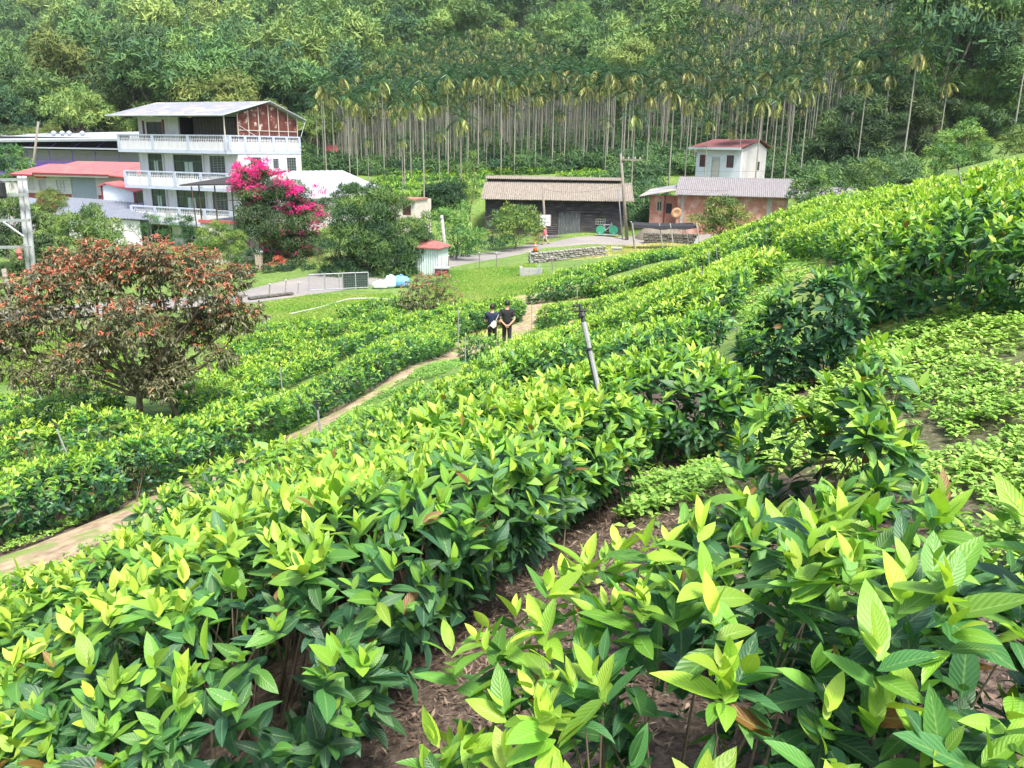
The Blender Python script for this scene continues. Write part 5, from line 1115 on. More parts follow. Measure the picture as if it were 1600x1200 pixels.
# ---- bright metal roof building behind the bougainvillea
t = thing('metal_roof_hall', 'low hall with a wide bright white metal roof behind the bougainvillea', 'building', (0, 0, 0))
B1, B2, B3, B4 = P(448, 267, 84), P(535, 266, 84), P(612, 300, 78), P(455, 312, 74)
m_ = MB(); m_.corr(tuple(B4), tuple(B3), tuple(B1), .02, .4, .08); V_ = m_
t_r = MB(); n = 40; vs = []
for i in range(n+1):
    f = i/n; lo = B4+(B3-B4)*f; hi = B1+(B2-B1)*f; h = .02*math.sin(i*math.pi/2); vs += [tuple(lo+[0, 0, h]), tuple(hi+[0, 0, h]), tuple(hi-[0, 0, .08]), tuple(lo-[0, 0, .08])]
fs = []
for i in range(n): a = i*4; b = a+4; fs += [(a, b, b+1, a+1), (a+3, a+2, b+2, b+3), (a, a+3, b+3, b), (a+1, b+1, b+2, a+2)]
fs += [(0, 1, 2, 3), (n*4, n*4+3, n*4+2, n*4+1)]; t_r.add(vs, fs); t_r.build('roof', W_ROOFW, t)
MB().poly([tuple(B4+[.3, .3, -.12]), tuple(B3+[-.3, .3, -.12]), (B3[0]-.3, B3[1]+.3, B3[2]-3.5), (B4[0]+.3, B4[1]+.3, B4[2]-3.5)], (0, .2, 0)).build('wall', W_GREYW, t)
# ---- small cream house behind the bushy tree
q = P(600, 345, 70); t = thing('cream_outhouse', 'small cream outhouse with terracotta edge and barred window behind the bushy tree', 'outhouse', (q[0], q[1], 0), rad(-20))
zb, zt = zpx(640, 345, 70), zpx(640, 312, 70)
MB().wall(0, 2.9, zb-2, zt, 0, .15, [(1.75, 2.5, zb+.5, zt-.15)]).box(2.75, 2.9, .15, 3, zb-2, zt).build('wall', W_BEIGE, t); window(t, 1.75, 2.5, zb+.5, zt-.15, .02, W_MAROON, nx=4)
MB().box(.2, 3.0, -.3, 2.2, zt, zt+.14).build('roof_slab', plain('terracotta', (.36, .17, .12), .8, var=.3), t)
# ---- white corrugated tool shed with red roof
q = P(624, 442, 57); q2 = P(685, 440, 56); an = math.atan2(q2[1]-q[1], q2[0]-q[0]); S4 = float(np.hypot(q2[0]-q[0], q2[1]-q[1])); g0 = gz(q[0], q[1])-.3; ztp = zpx(684, 389, 56)
t = thing('tool_shed', 'narrow white corrugated shed with a faded red roof beside the leaning pole', 'shed', (q[0], q[1], 0), an)
m_ = MB(); m_.corr((-1, 0, g0), (S4, 0, g0), (-1, 0, ztp), .025, .17, .04); m_.corr((S4, .02, g0), (S4, 1.6, g0), (S4, .02, ztp), .02, .17, .04); m_.build('wall', W_TEALW, t)
m_ = MB(); m_.poly([(-1.3, -.25, ztp), (S4+.2, -.25, ztp), (S4-.6, 1.2, ztp+.35), (-1, 1.2, ztp+.35)], (0, 0, .06)); m_.poly([(S4+.2, -.25, ztp), (S4+.2, 1.8, ztp), (S4-.6, 1.2, ztp+.35)], (0, 0, .06)); m_.build('roof', plain('faded_red_sheet', (.30, .10, .09), .7, var=.3, dirt=(.34, .22, .2), dscale=.8), t)
# ---- black timber barn
q = P(758, 376, 82); q2 = P(972, 373, 81.2); an = math.atan2(q2[1]-q[1], q2[0]-q[0]); LB_ = float(np.hypot(q2[0]-q[0], q2[1]-q[1])); g0 = gz(q2[0]-4, q2[1])-.2; S5 = LB_/214
t = thing('timber_barn', 'long black timber barn with an aged corrugated roof beside the road', 'barn', (q[0], q[1], 0), an)
X = lambda px: (px-758)*S5
zb, ze = zpx(900, 367.5, 82), zpx(900, 311, 82); zr = zpx(900, 284, 85.5); zr2 = zpx(900, 276, 87)
MB().box(X(842), X(978), -1.2, .1, g0-.4, zb).box(X(758), X(841.5), -.2, .1, g0-.4, zb).build('stone_plinth', plain('mossy_stone', (.13, .13, .12), .95, var=.6, scale=2.2, dirt=(.24, .24, .2), dscale=1.3, bump=.8), t)
hd = (X(872), X(906), zb, zpx(890, 331, 82)); hw = (X(930), X(945), zpx(938, 350, 82), zpx(938, 341, 82))
m_ = MB(); nb = 17; hp = (ze-zb)/nb
for k in range(nb):
    z0, z1_ = zb+k*hp, zb+(k+1)*hp; segs = [(0, LB_)]
    for h in (hd, hw):
        if z0+.02 < h[3] and z1_-.02 > h[2]: segs = [s2 for a, b in segs for s2 in ((a, min(b, h[0])), (max(a, h[1]), b)) if s2[1]-s2[0] > .02]
    for a, b in segs:
        a2, b2 = a, b; m_.add([(a2, .0, z0), (b2, .0, z0), (b2, .10, z1_+.02), (a2, .10, z1_+.02), (a2, .2, z0), (b2, .2, z0), (b2, .2, z1_+.02), (a2, .2, z1_+.02)], [(0, 1, 2, 3), (5, 4, 7, 6), (0, 4, 5, 1), (3, 2, 6, 7), (0, 3, 7, 4), (1, 5, 6, 2)])
m_.box(LB_-.2, LB_-.02, .21, 7.5, zb, ze-.02); m_.box(0.02, .2, .21, 7.5, zb, ze-.02); m_.build('plank_wall', W_PLANK, t)
m_ = MB()
for px in (758, 786, 838): m_.box(X(px), X(px)+.16, -.06, -.005, zb, ze)
m_.build('wall_posts', W_PLANK, t)
m_ = MB(); n = 9
for k in range(n):
    a = hd[0]+(hd[1]-hd[0])*k/n; m_.box(a+.01, a+(hd[1]-hd[0])/n-.01, -.03+.012*(k % 2), .03, hd[2]+.02, hd[3]-.02)
do = m_.build('door', W_DOOR, t); MB().box(X(889.3), X(889.7), -.045, -.035, hd[2]+.02, hd[3]-.02).build('door_gap', W_DARK, do)
MB().box(X(871), X(936), -.16, -.035, hd[3], hd[3]+.13).build('door_rail', W_PLANK, t)
f = window(t, *hw, -.03, W_CONC, W_GLASS, 4, 2, bw=.05, dep=.12)
m_ = MB(); m_.corr((-.35, -.9, ze-.05), (LB_+.9, -.9, ze-.05), (-.35, 3.1, zr), .03, .2, .05, jag=.06); ro = m_.build('lower_roof', W_TINR, t)
m_ = MB(); m_.corr((-.3, 2.7, zr+.25), (LB_-.1, 2.7, zr+.25), (-.3, 4.2, zr2), .03, .2, .05, jag=.03); m_.corr((LB_-.1, 8.2, ze+.2), (-.3, 8.2, ze+.2), (LB_-.1, 4.2, zr2), .03, .2, .05); m_.build('ridge_roof', W_TINR, t)
MB().box(-.1, LB_-.3, 3.12, 3.2, zr-.3, zr+.22).build('vent_gap_shade', W_DARK, t)  # dark strip painted as the shade inside the gap between the roofs
# ---- brick house
q = P(1060, 349, 80); q2 = P(1228, 345, 77.5); an = math.atan2(q2[1]-q[1], q2[0]-q[0]); LK = float(np.hypot(q2[0]-q[0], q2[1]-q[1])); S6 = LK/168
t = thing('brick_house', 'red brick house with mauve grey corrugated roof and a lean-to on its left', 'house', (q[0], q[1], 0), an)
X = lambda px: (px-1060)*S6
zb, ze, zr = zpx(1100, 350, 79), zpx(1100, 304, 79), zpx(1100, 277, 82.5); g0 = min(gz(q[0], q[1]), zb)-.6
wn = [(X(1100), X(1104), zpx(1100, 323, 79), zpx(1100, 316, 79)), (X(1156), X(1160), zpx(1158, 322, 78), zpx(1158, 315, 78))]
m_ = MB(); m_.wall(0, LK, g0, ze, 0, .2, wn); m_.box(LK-.2, LK, .2, 6, g0, ze); 
m_.wall(-2.9, -.02, g0, ze-.25, 1.2, 1.4, [(-2.25, -1.75, ze-1.75, ze-.8)]); m_.box(-.22, -.02, .0, 1.19, g0, ze-.02); m_.build('wall', W_BRICK, t)
for w_2 in wn: window(t, *w_2, .03, W_CONC, W_GLASS, 1)
window(t, -2.25, -1.75, ze-1.75, ze-.8, 1.23, W_CONC, W_GLASS, 2); MB().box(-1.35, -.8, 1.12, 1.18, ze-1.9, ze-1.0).build('shutter', W_DARK, t)
MB().box(X(1062), X(1067), -.04, -.01, g0, ze-.02).box(X(1197), X(1204), -.04, -.01, g0, ze-.02).box(LK-.12, LK+.03, -.04, -.01, g0, ze-.02).build('concrete_columns', W_CONC, t)
m_ = MB(); m_.corr((-.45, -.7, ze-.05), (LK+2.0, -.7, ze-.05), (-.45, 3.8, zr), .035, .18, .05, jag=.02); m_.corr((LK+2, 8, ze), (-.45, 8, ze), (LK+2, 3.8, zr-.01), .035, .18, .05); ro = m_.build('roof', W_ASBR, t)
rn2 = random.Random(4)
m_ = MB(); m_.corr((-3.9, .1, ze-.35), (-.46, .1, ze+.3), (-3.3, 5, ze+.15), .03, .2, .05); m_.build('lean_to_roof', W_ROOFL, t)
MB().rod((-1.5, 1.1, g0), (-1.5, 1.1, ze-.2), .05).build('drain_pipe', W_MAROON, t)
# ---- white cottage with red roof
q = P(1086, 275, 96); q2 = P(1186, 277, 95); an = math.atan2(q2[1]-q[1], q2[0]-q[0]); LC = float(np.hypot(q2[0]-q[0], q2[1]-q[1]))-.0; LCf = LC*.80
t = thing('cottage', 'small white cottage with dull red roof among the palm trunks', 'cottage', (q[0], q[1], 0), an-rad(36))
S7 = LCf/76; X = lambda px: (px-1086)*S7
zb, ze, zr = zpx(1110, 276, 96), zpx(1110, 232, 96), zpx(1140, 219.5, 99.5); g0 = zb-2
h = [(X(1092), X(1104), zb+1.05, zb+2.35), (X(1113), X(1127), zb+.0, zb+2.15), (X(1138), X(1150), zb+1.05, zb+2.35)]
m_ = MB(); m_.wall(0, LCf, g0, ze, 0, .2, h); m_.build('wall', plain('bluish_white_render', (.72, .75, .80), .85, var=.08, dirt=(.55, .56, .58), dscale=.3), t)
m_ = MB(); m_.poly([(LCf-.2, .2, g0), (LCf-.2, 5.4, g0), (LCf-.2, 5.4, ze+.0), (LCf-.2, 3.4, zr-.1), (LCf-.2, .2, ze)], (.2, 0, 0)); m_.box(0, .2, .2, 5.4, g0, ze-.02); m_.build('side_wall', W_GREYW, t)
MB().box(LCf+.0, LCf+.03, 3.3, 4.0, zb+.8, zb+1.7).build('side_window', W_DARK, t)
window(t, *h[0], .03, W_MAROON, W_GLASS, 3, 3, bw=.07); window(t, *h[2], .03, W_MAROON, W_GLASS, 3, 3, bw=.07)
d_o = MB().box(h[1][0]+.08, h[1][1]-.08, .06, .12, h[1][2], h[1][3]-.35).build('door', W_BEIGE, t); MB().box(h[1][0], h[1][1], .04, .1, h[1][3]-.33, h[1][3]).build('door_transom', W_GREYW, d_o)
m_ = MB(); m_.poly([(-.6, -.7, ze+.02), (LCf+.3, -.7, ze+.02), (LCf+.3, 3.4, zr), (-.0, 3.4, zr)], (0, 0, .12)); m_.poly([(LCf+.3, 3.41, zr), (LCf+.3, 6, ze+.1), (-.0, 6, ze+.1), (-.0, 3.41, zr)], (0, 0, .1)); ro = m_.build('roof', plain('dull_red_tiles', (.17, .05, .048), .75, var=.25, scale=1, dirt=(.24, .10, .09), dscale=.6), t)
MB().box(-.6, LCf+.3, -.8, -.71, ze-.12, ze+.13).build('gutter', W_TEALW, ro)
# tiny pink roof among the palms, and grey roof right of the brick house
q = P(515, 238, 118); t = thing('hut', 'tiny pink gabled hut roof showing between palm trunks right of the balcony house', 'hut', tuple(q))
MB().poly([(-1, 0, 0), (1, 0, 0), (.9, 1.6, .9), (-.6, 1.6, .9)], (0, 0, .08)).build('roof', W_PINK, t); MB().box(-.8, .8, .2, 1.5, -2.2, -.02).build('wall', W_LILAC, t)
q = P(1305, 318, 74); t = thing('grey_shed', 'low grey roofed shed half hidden behind the orchard trees right of the brick house', 'shed', tuple(q), rad(-4))
m_ = MB(); m_.corr((-2, 0, .6), (2.0, 0, .6), (-2, 2, 1.3), .03, .2, .05); m_.build('roof', W_ASBR, t); MB().box(-1.8, 1.8, .3, .5, -2.5, .55).build('wall', W_CONC, t)

# ------------------------------------------------------------ poles, stakes, fences, small things
def at(px, py, Y): return P(px, py, Y)
def foot(px, Y): q = P(px, 500, Y); return np.array([q[0], q[1], gz(q[0], q[1])])
W_BLACK = plain('black_plastic', (.02, .022, .025), .5)
W_PIPE = plain('grey_pipe', (.30, .31, .31), .6, var=.12, dirt=(.2, .2, .19), dscale=2)
W_WOODP = plain('grey_wood_pole', (.24, .21, .18), .9, var=.3, scale=2, stretch=(3, 3, .3))
def stake(label, base, top, r=.017, head=True, band=True, name='sprinkler_stake'):
    base = np.asarray(base, float); top = np.asarray(top, float); t = thing(name, label, 'sprinkler' if head else 'stake', base); v = top-base
    d = v/np.linalg.norm(v); o = MB(); o.rod((0, 0, 0), v*.78, r); o.rod(v*.78, v*.9, r*.93); 
    o.rod(v*.9, v, r*1.05); o.build('pipe', W_PIPE, t)
    
    if band: MB().rod(tuple(v*.36+[-r*1.25, 0, 0]), tuple(v*.86+[-r*1.25, 0.0, 0]), r*.3).build('riser_tube', W_BLACK, t)
    if band:
        o = MB()
        for f in (.42, .86): o.rod(v*f-d*.008, v*f+d*.008, r*1.15)
        o.build('cable_tie', W_BLACK, t)
    if head:
        o = MB(); o.rod(v, v+d*.035, r*1.1, r*.8); o.rod(v+d*.035, v+d*.06, r*1.7, r*1.3); o.rod(v+d*.055+[-.05, 0, .012], v+d*.07+[.035, 0, .0], r*.55, r*.5); o.rod(v+d*.07, v+d*.115, r*.9, r*.45)
        o.rod(v+d*.09+[-.045, .01, .01], v+d*.1, r*.5, r*.4); o.build('sprinkler_head', W_BLACK, t)
    return t
b_ = P(985, 705, 4.7); b_[2] = gz(b_[0], b_[1]); stake('leaning grey pipe with black sprinkler head in the middle of the tea rows', b_-[0, 0, .1], at(912, 503, b_[1]+.3), .015)
for px, y0, y1, Y, lb in [(1097,432,480,17.5,'upright stake with sprinkler head beside the grassy gap on the right slope'), (497,655,705,9.2,'stake with white capped head standing left of centre in the near tea rows'),
    (727,535,565,20,'short stake at the path edge in front of the walkers'), (831,470,508,31,'thin stake on the yellow lawn path right of the walkers'), (1107,392,432,22,'tall thin stake among the yellow tops right of the mid slope'),
    (1117,372,410,30,'dark stake highest on the mid slope left of the grassy gap'), (1498,266,312,15,'stake with sprinkler head on the crest at the far right'), (1434,284,312,21,'thin stake on the crest left of the far right one'),
    (437,572,606,16.5,'slanted stake in the hedge beyond the path, right of the red-leaved tree'), (461,508,545,28,'stake in the lawn clumps left of the small red shrub'), (89,676,704,12,'stake with blue white cap in the thick hedge at the left edge'),
    (62,648,690,18,'rusty stake in the yellow rows at the left edge'), (614,508,530,28,'stake below the small red shrub'), (716,482,515,27,'stake at the hedge end left of the walkers'), (690,402,432,52,'post stub near the leaning pole'),
    (902,448,480,33,'small stake in the tea left side of the mid slope'), (359,548,575,20,'stake at the right edge of the red crown')]:
    f = foot(px, Y); tp = at(px, y0, Y); tp[2] = max(tp[2], f[2]+.75); stake(lb, f-[.0, 0, .15], tp, .013 if Y < 20 else .014, band=False, head=Y < 19)
def pole(label, base, top, r0, r1, mat=None, name='utility_pole', extra=None):
    base = np.asarray(base, float); t = thing(name, label, 'pole', base); v = np.asarray(top)-base
    MB().rod((0, 0, -.3), v, r0, r1, 12).build('shaft', mat or W_CONC, t, True); return t, v
t, v = pole('leaning concrete pole beside the narrow white corrugated shed', foot(700, 58), at(690, 336, 58), .16, .10)
MB().rod(v-[0, 0, .25], v-[0, 0, .18], .13).build('pole_band', W_STEEL, t)
t, v = pole('weathered wooden pole with meter boxes in front of the timber barn', foot(850, 79), at(848, 290, 79), .14, .09, W_WOODP)
q = at(843, 352, 79)-foot(850, 79); o = MB(); 
for i in range(2):
    for k in range(3): o.box(q[0]+.02+i*.5, q[0]+.46+i*.5, -.32, -.16, q[2]+k*.32, q[2]+.27+k*.32)
o.build('meter_boxes', plain('white_meter_box', (.66, .67, .68), .5), t); MB().box(q[0]-.05, q[0]+1.05, -.155, -.12, q[2]-.05, q[2]+1.0).build('meter_board', W_CONC, t)
t, v = pole('tall grey utility pole at the right corner of the timber barn', foot(974, 79), at(970, 240, 79), .17, .11, W_WOODP)
MB().box(-.9, .9, -.2, -.1, v[2]-.6, v[2]-.48).build('crossarm', W_WOODP, t); o = MB()
for x in (-.75, -.3, .3, .75): o.lathe((x, -.15, v[2]-.47), [(.03, 0), (.06, .05), (.04, .1), (.06, .14), (.02, .2)], 8)
o.build('insulators', W_GREYW, t); q = foot(974, 79)
pole('thin galvanised conduit pole leaning left of the corner utility pole', foot(967, 79.6), at(966, 295, 79.6), .06, .05, W_STEEL)
pole('old wooden pole rising in front of the white warehouse roof', foot(69, 98), at(60, 190, 98), .17, .12, W_WOODP)
t, v = pole('short rotting wooden post at the left edge below the concrete double pole', foot(20, 36), at(6, 420, 36), .11, .10, W_WOODP, 'post')
b1, b2 = foot(52, 40), foot(60, 40); t = thing('double_pole', 'concrete double pole with pale crossarms at the left edge', 'pole', b1)
o = MB(); o.rod((0, 0, -.3), at(30, 275, 40)-b1, .13, .10, 12); o.rod(b2-b1-[0, 0, .3], at(38, 275, 40)-b1, .13, .10, 12); o.build('concrete_shafts', plain('light_concrete', (.34, .36, .37), .85, var=.15, dirt=(.3, .32, .32), dscale=.7), t, True)
for px0, y0, px1, y1 in [(-60, 283, 42, 280), (-60, 307, 44, 304), (-60, 346, 46, 344), (-60, 387, 47, 386)]:
    a, b = at(px0, y0, 39.6)-b1, at(px1, y1, 39.6)-b1; MB().rod(a, b, .09, n=4).build('crossarm', W_STEEL, t)
MB().rod(at(5, 347, 39.5)-b1, at(38, 370, 39.5)-b1, .05).build('brace', W_STEEL, t); o = MB()
q = at(30, 395, 39.3)-b1; o.lathe(tuple(q-[0, 0, .35]), [(.05, 0), (.12, .1), (.06, .2), (.14, .35), (.05, .6)], 8); o.build('insulator', W_PINK, t)
q = at(2, 310, 39.4)-b1; o = MB(); o.lathe(tuple(q), [(.18, 0), (.25, .1), (.25, .7), (.1, .8)], 10); o.build('transformer', W_BLACK, t)
def wire(label, a, b, sag, r=.012):
    a, b = np.asarray(a), np.asarray(b); t = thing('power_line', label, 'cable', a); o = MB(); n = 14; p = [(b-a)*k/n-np.array([0, 0, sag*4*(k/n)*(1-k/n)]) for k in range(n+1)]
    for k in range(n): o.rod(p[k], p[k+1], r, n=4)
    o.build('cable', W_BLACK, t)
wire('long drooping cable crossing in front of the brick house roof to the right', at(970, 286, 79), at(1420, 262, 80), 1.3)
wire('upper cable crossing the cottage front from the corner pole to the right trees', at(970, 262, 79), at(1420, 246, 88), .8)
wire('pale cable from the balcony house to the bright metal roof', at(463, 227, 84), at(560, 262, 84), .5)
wire('cable from the meter pole to the corner pole over the barn roof', at(848, 296, 79), at(970, 290, 79), .4)
wire('cable sloping from the double pole to the left edge, lower one', at(40, 382, 39.5), at(-60, 400, 39), .2)
wire('cable sloping down behind the thin roadside tree', at(690, 338, 58), at(760, 300, 80), .5)
# gate, fence posts
g1, g2 = at(484, 462, 49), at(576, 455, 50.5); g1[2] = gz(*g1[:2]); g2[2] = gz(*g2[:2]); an = math.atan2(g2[1]-g1[1], g2[0]-g1[0]); Lg = float(np.hypot(*(g2-g1)[:2])); dz = g2[2]-g1[2]
t = thing('field_gate', 'galvanised tube gate with wire mesh and dark net between driveway and lawn', 'gate', g1, an); o = MB(); hg = 1.0
for k, f in enumerate([0, .26, .5, .56, .78, 1]): o.rod((Lg*f, 0, dz*f-.1), (Lg*f, 0, dz*f+hg+.03), .035)
o.rod((0, 0, hg), (Lg, 0, hg+dz), .03); o.rod((0, 0, .08), (Lg, 0, .08+dz), .025); o.build('gate_frame', W_STEEL, t)
o = MB()
for k in range(int(Lg/.14)): o.rod((k*.14, 0, .08+dz*k*.14/Lg), (k*.14, 0, hg+dz*k*.14/Lg), .004, n=3)
for k in range(1, 7): o.rod((0, 0, .08+k*.14), (Lg, 0, .08+k*.14+dz), .004, n=3)
o.build('wire_mesh', W_STEEL, t); MB().poly([(Lg*.57, .03, .1+dz*.57), (Lg*.99, .03, .1+dz), (Lg*.99, .03, hg-.03+dz), (Lg*.57, .03, hg-.03+dz*.57)], (0, .01, 0)).build('shade_net', plain('dark_green_net', (.03, .055, .045), .9), t)
for px, y0, Y, lb in [(422, 449, 47, 'left thin fence post by the low kerb of the lawn'), (447, 438, 47, 'green fence post with white cap by the low kerb of the lawn'), (467, 446, 47.5, 'pale thin post left of the field gate'), (701, 400, 57, 'fence post right of the leaning pole'),
                      (749, 395, 59, 'middle rusty fence post below the road'), (776, 396, 60, 'right rusty fence post below the road'), (828, 394, 61, 'tall post at the corner of the dry stone wall'), (862, 402, 55, 'thin post in front of the dry stone wall'), (986, 347, 73, 'left front post of the black netting')]:
    f = foot(px, Y); v = at(px, y0, Y)-f; v[2] = max(v[2], .7); t = thing('fence_post', lb, 'post', f); o = MB(); o.rod((0, 0, -.2), v, .04, .035); o.build('shaft', W_STEEL if px in (447, 467, 828) else W_WOODP, t); o = MB().rod(v, v+[0, 0, .06], .06, .02); o.build('cap', W_GREYW, t)
def strands(label, pts, r=.006):
    pts = [np.asarray(p) for p in pts]; t = thing('fence_wire', label, 'wire', pts[0]); o = MB()
    for a, b in zip(pts[:-1], pts[1:]): o.rod(a-pts[0], b-pts[0], r, n=3)
    o.build('strand', W_STEEL, t)
def fp(px, Y, h): f = foot(px, Y); f[2] += h; return f
for h, w_2 in ((.9, 'top'), (.5, 'lower')): strands(w_2+' wire of the low fence below the road', [fp(701, 57, h), fp(749, 59, h), fp(776, 60, h), fp(828, 61, h)])
def hose(label, pix):
    q = [hit(a, b, 0) for a, b in pix]; q = smooth([[*p, 1] for p in q], 30)[:, :2]; z = ground(q[:, 0], q[:, 1])+.05; o = MB(); b0 = (q[0][0], q[0][1], z[0]); t = thing('hose', label, 'hose', b0)
    for k in range(len(q)-1): o.rod((q[k][0]-b0[0], q[k][1]-b0[1], z[k]-b0[2]), (q[k+1][0]-b0[0], q[k+1][1]-b0[1], z[k+1]-b0[2]), .035, n=5)
    o.build('tube', plain('pale_hose', (.55, .6, .5), .6), t)
hose('pale irrigation hose lying across the left lawn', [(455,492),(500,482),(545,468),(590,467),(640,471)])
# concrete kerb / dark stones at lawn corner
rk = random.Random(3)
def stones(name, label, cat, a, b, n, h, rows, w=.35, mat=None, dz0=0):
    a, b = np.asarray(a, float), np.asarray(b, float); t = thing(name, label, cat, (a[0], a[1], a[2])); o = MB(); L_ = np.hypot(*(b-a)[:2]); an = math.atan2(b[1]-a[1], b[0]-a[0])
    for r in range(rows):
        x = rk.uniform(-.15, 0)
        while x < L_:
            wd = rk.uniform(.18, .5); f = min(1, max(0, x/L_)); z = (b[2]-a[2])*f+r*h/rows+dz0; j = rk.uniform(-.05, .05)
            hh2 = h/rows*rk.uniform(.8, .97); e = .03
            vs = [(x+e, j, z+e), (x+wd-e, j+rk.uniform(-.02, .02), z+e*.5), (x+wd-e, j, z+hh2-e), (x+e, j+rk.uniform(-.02, .02), z+hh2-e)]
            vb = [(x, j+.07, z), (x+wd*.97, j+.07, z), (x+wd*.97, j+.07, z+hh2), (x, j+.07, z+hh2)]; vc = [(p[0], w, p[2]) for p in vb]
            o.add(vs+vb+vc, [(0, 1, 2, 3)]+[(i, i+4, (i+1) % 4+4, (i+1) % 4) for i in range(4)]+[(i+4, i+8, (i+1) % 4+8, (i+1) % 4+4) for i in range(4)]+[(11, 10, 9, 8)])
            x += wd
    t.rotation_euler = (0, 0, an); o.build('stones', mat or plain('dry_stones', (.30, .29, .26), .95, var=.5, scale=1.6, dirt=(.12, .12, .10), dscale=1.0, bump=.8), t); return t
def wp(px, py, Y, dz=0): q = P(px, py, Y); return np.array([q[0], q[1], gz(q[0], q[1])+dz])
stones('dry_stone_wall', 'dry stone retaining wall along the front of the yellow grass plot', 'wall', wp(829, 410, 61.2, -.25), wp(945, 408, 63, -.3), 0, 1.05, 7)
stones('low_kerb', 'low dark stone kerb between the driveway and the left lawn', 'kerb', wp(395, 474, 45, -.05), wp(455, 463, 46.5, -.05), 0, .25, 2, mat=plain('dark_kerb_stone', (.10, .095, .08), .95, var=.5, scale=2))
t = thing('stone_heap', 'stone bank behind the black netting at the foot of the brick house', 'bank', wp(1012, 352, 77)); stn = stones('rubble_wall', 'rubble wall under the black netting below the brick house', 'wall', wp(1008, 356, 76.5, -.3), wp(1088, 354, 76, -.3), 0, 1.3, 6, mat=plain('dark_rubble', (.15, .145, .13), .95, var=.5, scale=2, bump=.8)); 
o = MB(); o.lathe((1.6, 2.6, -.6), [(2.6, 0), (2.3, .9), (1.5, 1.7), (.4, 2.0)], 14); o.build('bank_mound', plain('bare_earth_bank', (.20, .17, .13), .95, var=.35, scale=1.5, bump=.8), t, True)
# black netting on posts
a = at(988, 352, 72.5); t = thing('shade_netting', 'black netting stretched on posts beside the road below the brick house', 'netting', a); o = MB(); n = 12
pts_t, pts_b = [], []
for k in range(n+1):
    f = k/n; p = at(988, 351, 72.5)*(1-f)+at(1088, 353, 71.5)*f-a; s_ = .16*math.sin(f*math.pi); pts_t.append(p+[0, 0, -s_*.6]); pts_b.append(p+[0, -.05, -.22-s_*.8-.05*math.sin(f*17)])
bk = [p+np.array([0, 1.8, .1]) for p in pts_t]
for k in range(n):
    o.poly([pts_b[k], pts_b[k+1], pts_t[k+1], pts_t[k]], (0, .02, 0)); o.poly([pts_t[k], pts_t[k+1], bk[k+1], bk[k]], (0, 0, .015))
o.build('net', plain('black_netting', (.025, .025, .032), .8, var=.5, scale=3), t); o = MB()
for px, Y in ((988, 72.4), (1030, 72.2), (1047, 71.9), (1070, 75), (1088, 71.4)): f = foot(px, Y); o.rod(f-a-[0, 0, .2], at(px, 349, Y)-a, .05)
o.build('net_posts', W_CONC, t)
# orange dish on the wall, pink board
q = at(1057, 333, 78.2); t = thing('satellite_dish', 'round faded orange satellite dish in front of the brick wall', 'dish', q); o = MB(); o.v = []
rg2 = [(.02, .12), (.25, .1), (.42, .03), (.5, -.04), (.5, -.07), (.25, .05), (.02, .08)]
vs = [(r*math.cos(6.2832*i/18), d_, r*math.sin(6.2832*i/18)) for r, d_ in rg2 for i in range(18)]; fs = [(k*18+i, k*18+(i+1) % 18, (k+1)*18+(i+1) % 18, (k+1)*18+i) for k in range(6) for i in range(18)]
o.add(vs, fs); o.build('reflector', plain('faded_orange', (.45, .26, .14), .6, var=.2), t, True); MB().rod((0, .1, 0), (0, .3, -1.5), .04).rod((0, -.0, -.45), (0, -.45, .0), .015).build('mast', W_STEEL, t)
# bicycle planter with green wheels by the barn
q = at(948, 366, 80.3); t = thing('bicycle_display', 'white framed bicycle with green filled wheels parked on the barn plinth', 'bicycle', (q[0], q[1], zpx(948, 367, 80.3))); o = MB()
for i, x in enumerate((-.62, .62)):
    w_3 = MB(); vs = []
    for s_ in (-.03, .03):
        vs += [(x+.42*math.cos(6.2832*k/20), s_, .47+.42*math.sin(6.2832*k/20)) for k in range(20)]
    w_3.add(vs, [tuple(range(20)), tuple(range(39, 19, -1))]+[(k, 20+k, 20+(k+1) % 20, (k+1) % 20) for k in range(20)]); wo = w_3.build('wheel', plain('teal_green', (.035, .30, .16), .7, var=.5, scale=4), t)
    r = MB()
    for k in range(16): a1, a2 = 6.2832*k/16, 6.2832*(k+1)/16; r.rod((x+.46*math.cos(a1), 0, .47+.46*math.sin(a1)), (x+.46*math.cos(a2), 0, .47+.46*math.sin(a2)), .025, n=5)
    r.build('tyre', W_BLACK, wo)
o.rod((-.62, 0, .47), (-.15, 0, .42), .03).rod((-.15, 0, .42), (.42, 0, .92), .03).rod((-.62, 0, .47), (-.28, 0, .95), .03).rod((-.28, 0, .95), (.42, 0, .95), .03).rod((-.28, 0, 1.08), (-.15, 0, .42), .03).rod((.42, 0, 1.1), (.62, 0, .47), .03)
o.build('bicycle_frame', W_ROOFW, t); MB().box(-.42, -.14, -.07, .07, 1.08, 1.14).build('saddle', W_BLACK, t); MB().rod((.4, -.25, 1.15), (.4, .25, 1.15), .02).rod((.4, 0, 1.15), (.42, 0, 1.0), .02).build('handlebar', W_STEEL, t)
MB().box(-1.1, 1.1, -.12, .12, 0, .05).box(-.7, -.64, -.1, .1, .05, .3).box(.64, .7, -.1, .1, .05, .3).build('display_stand', W_ROOFW, t)
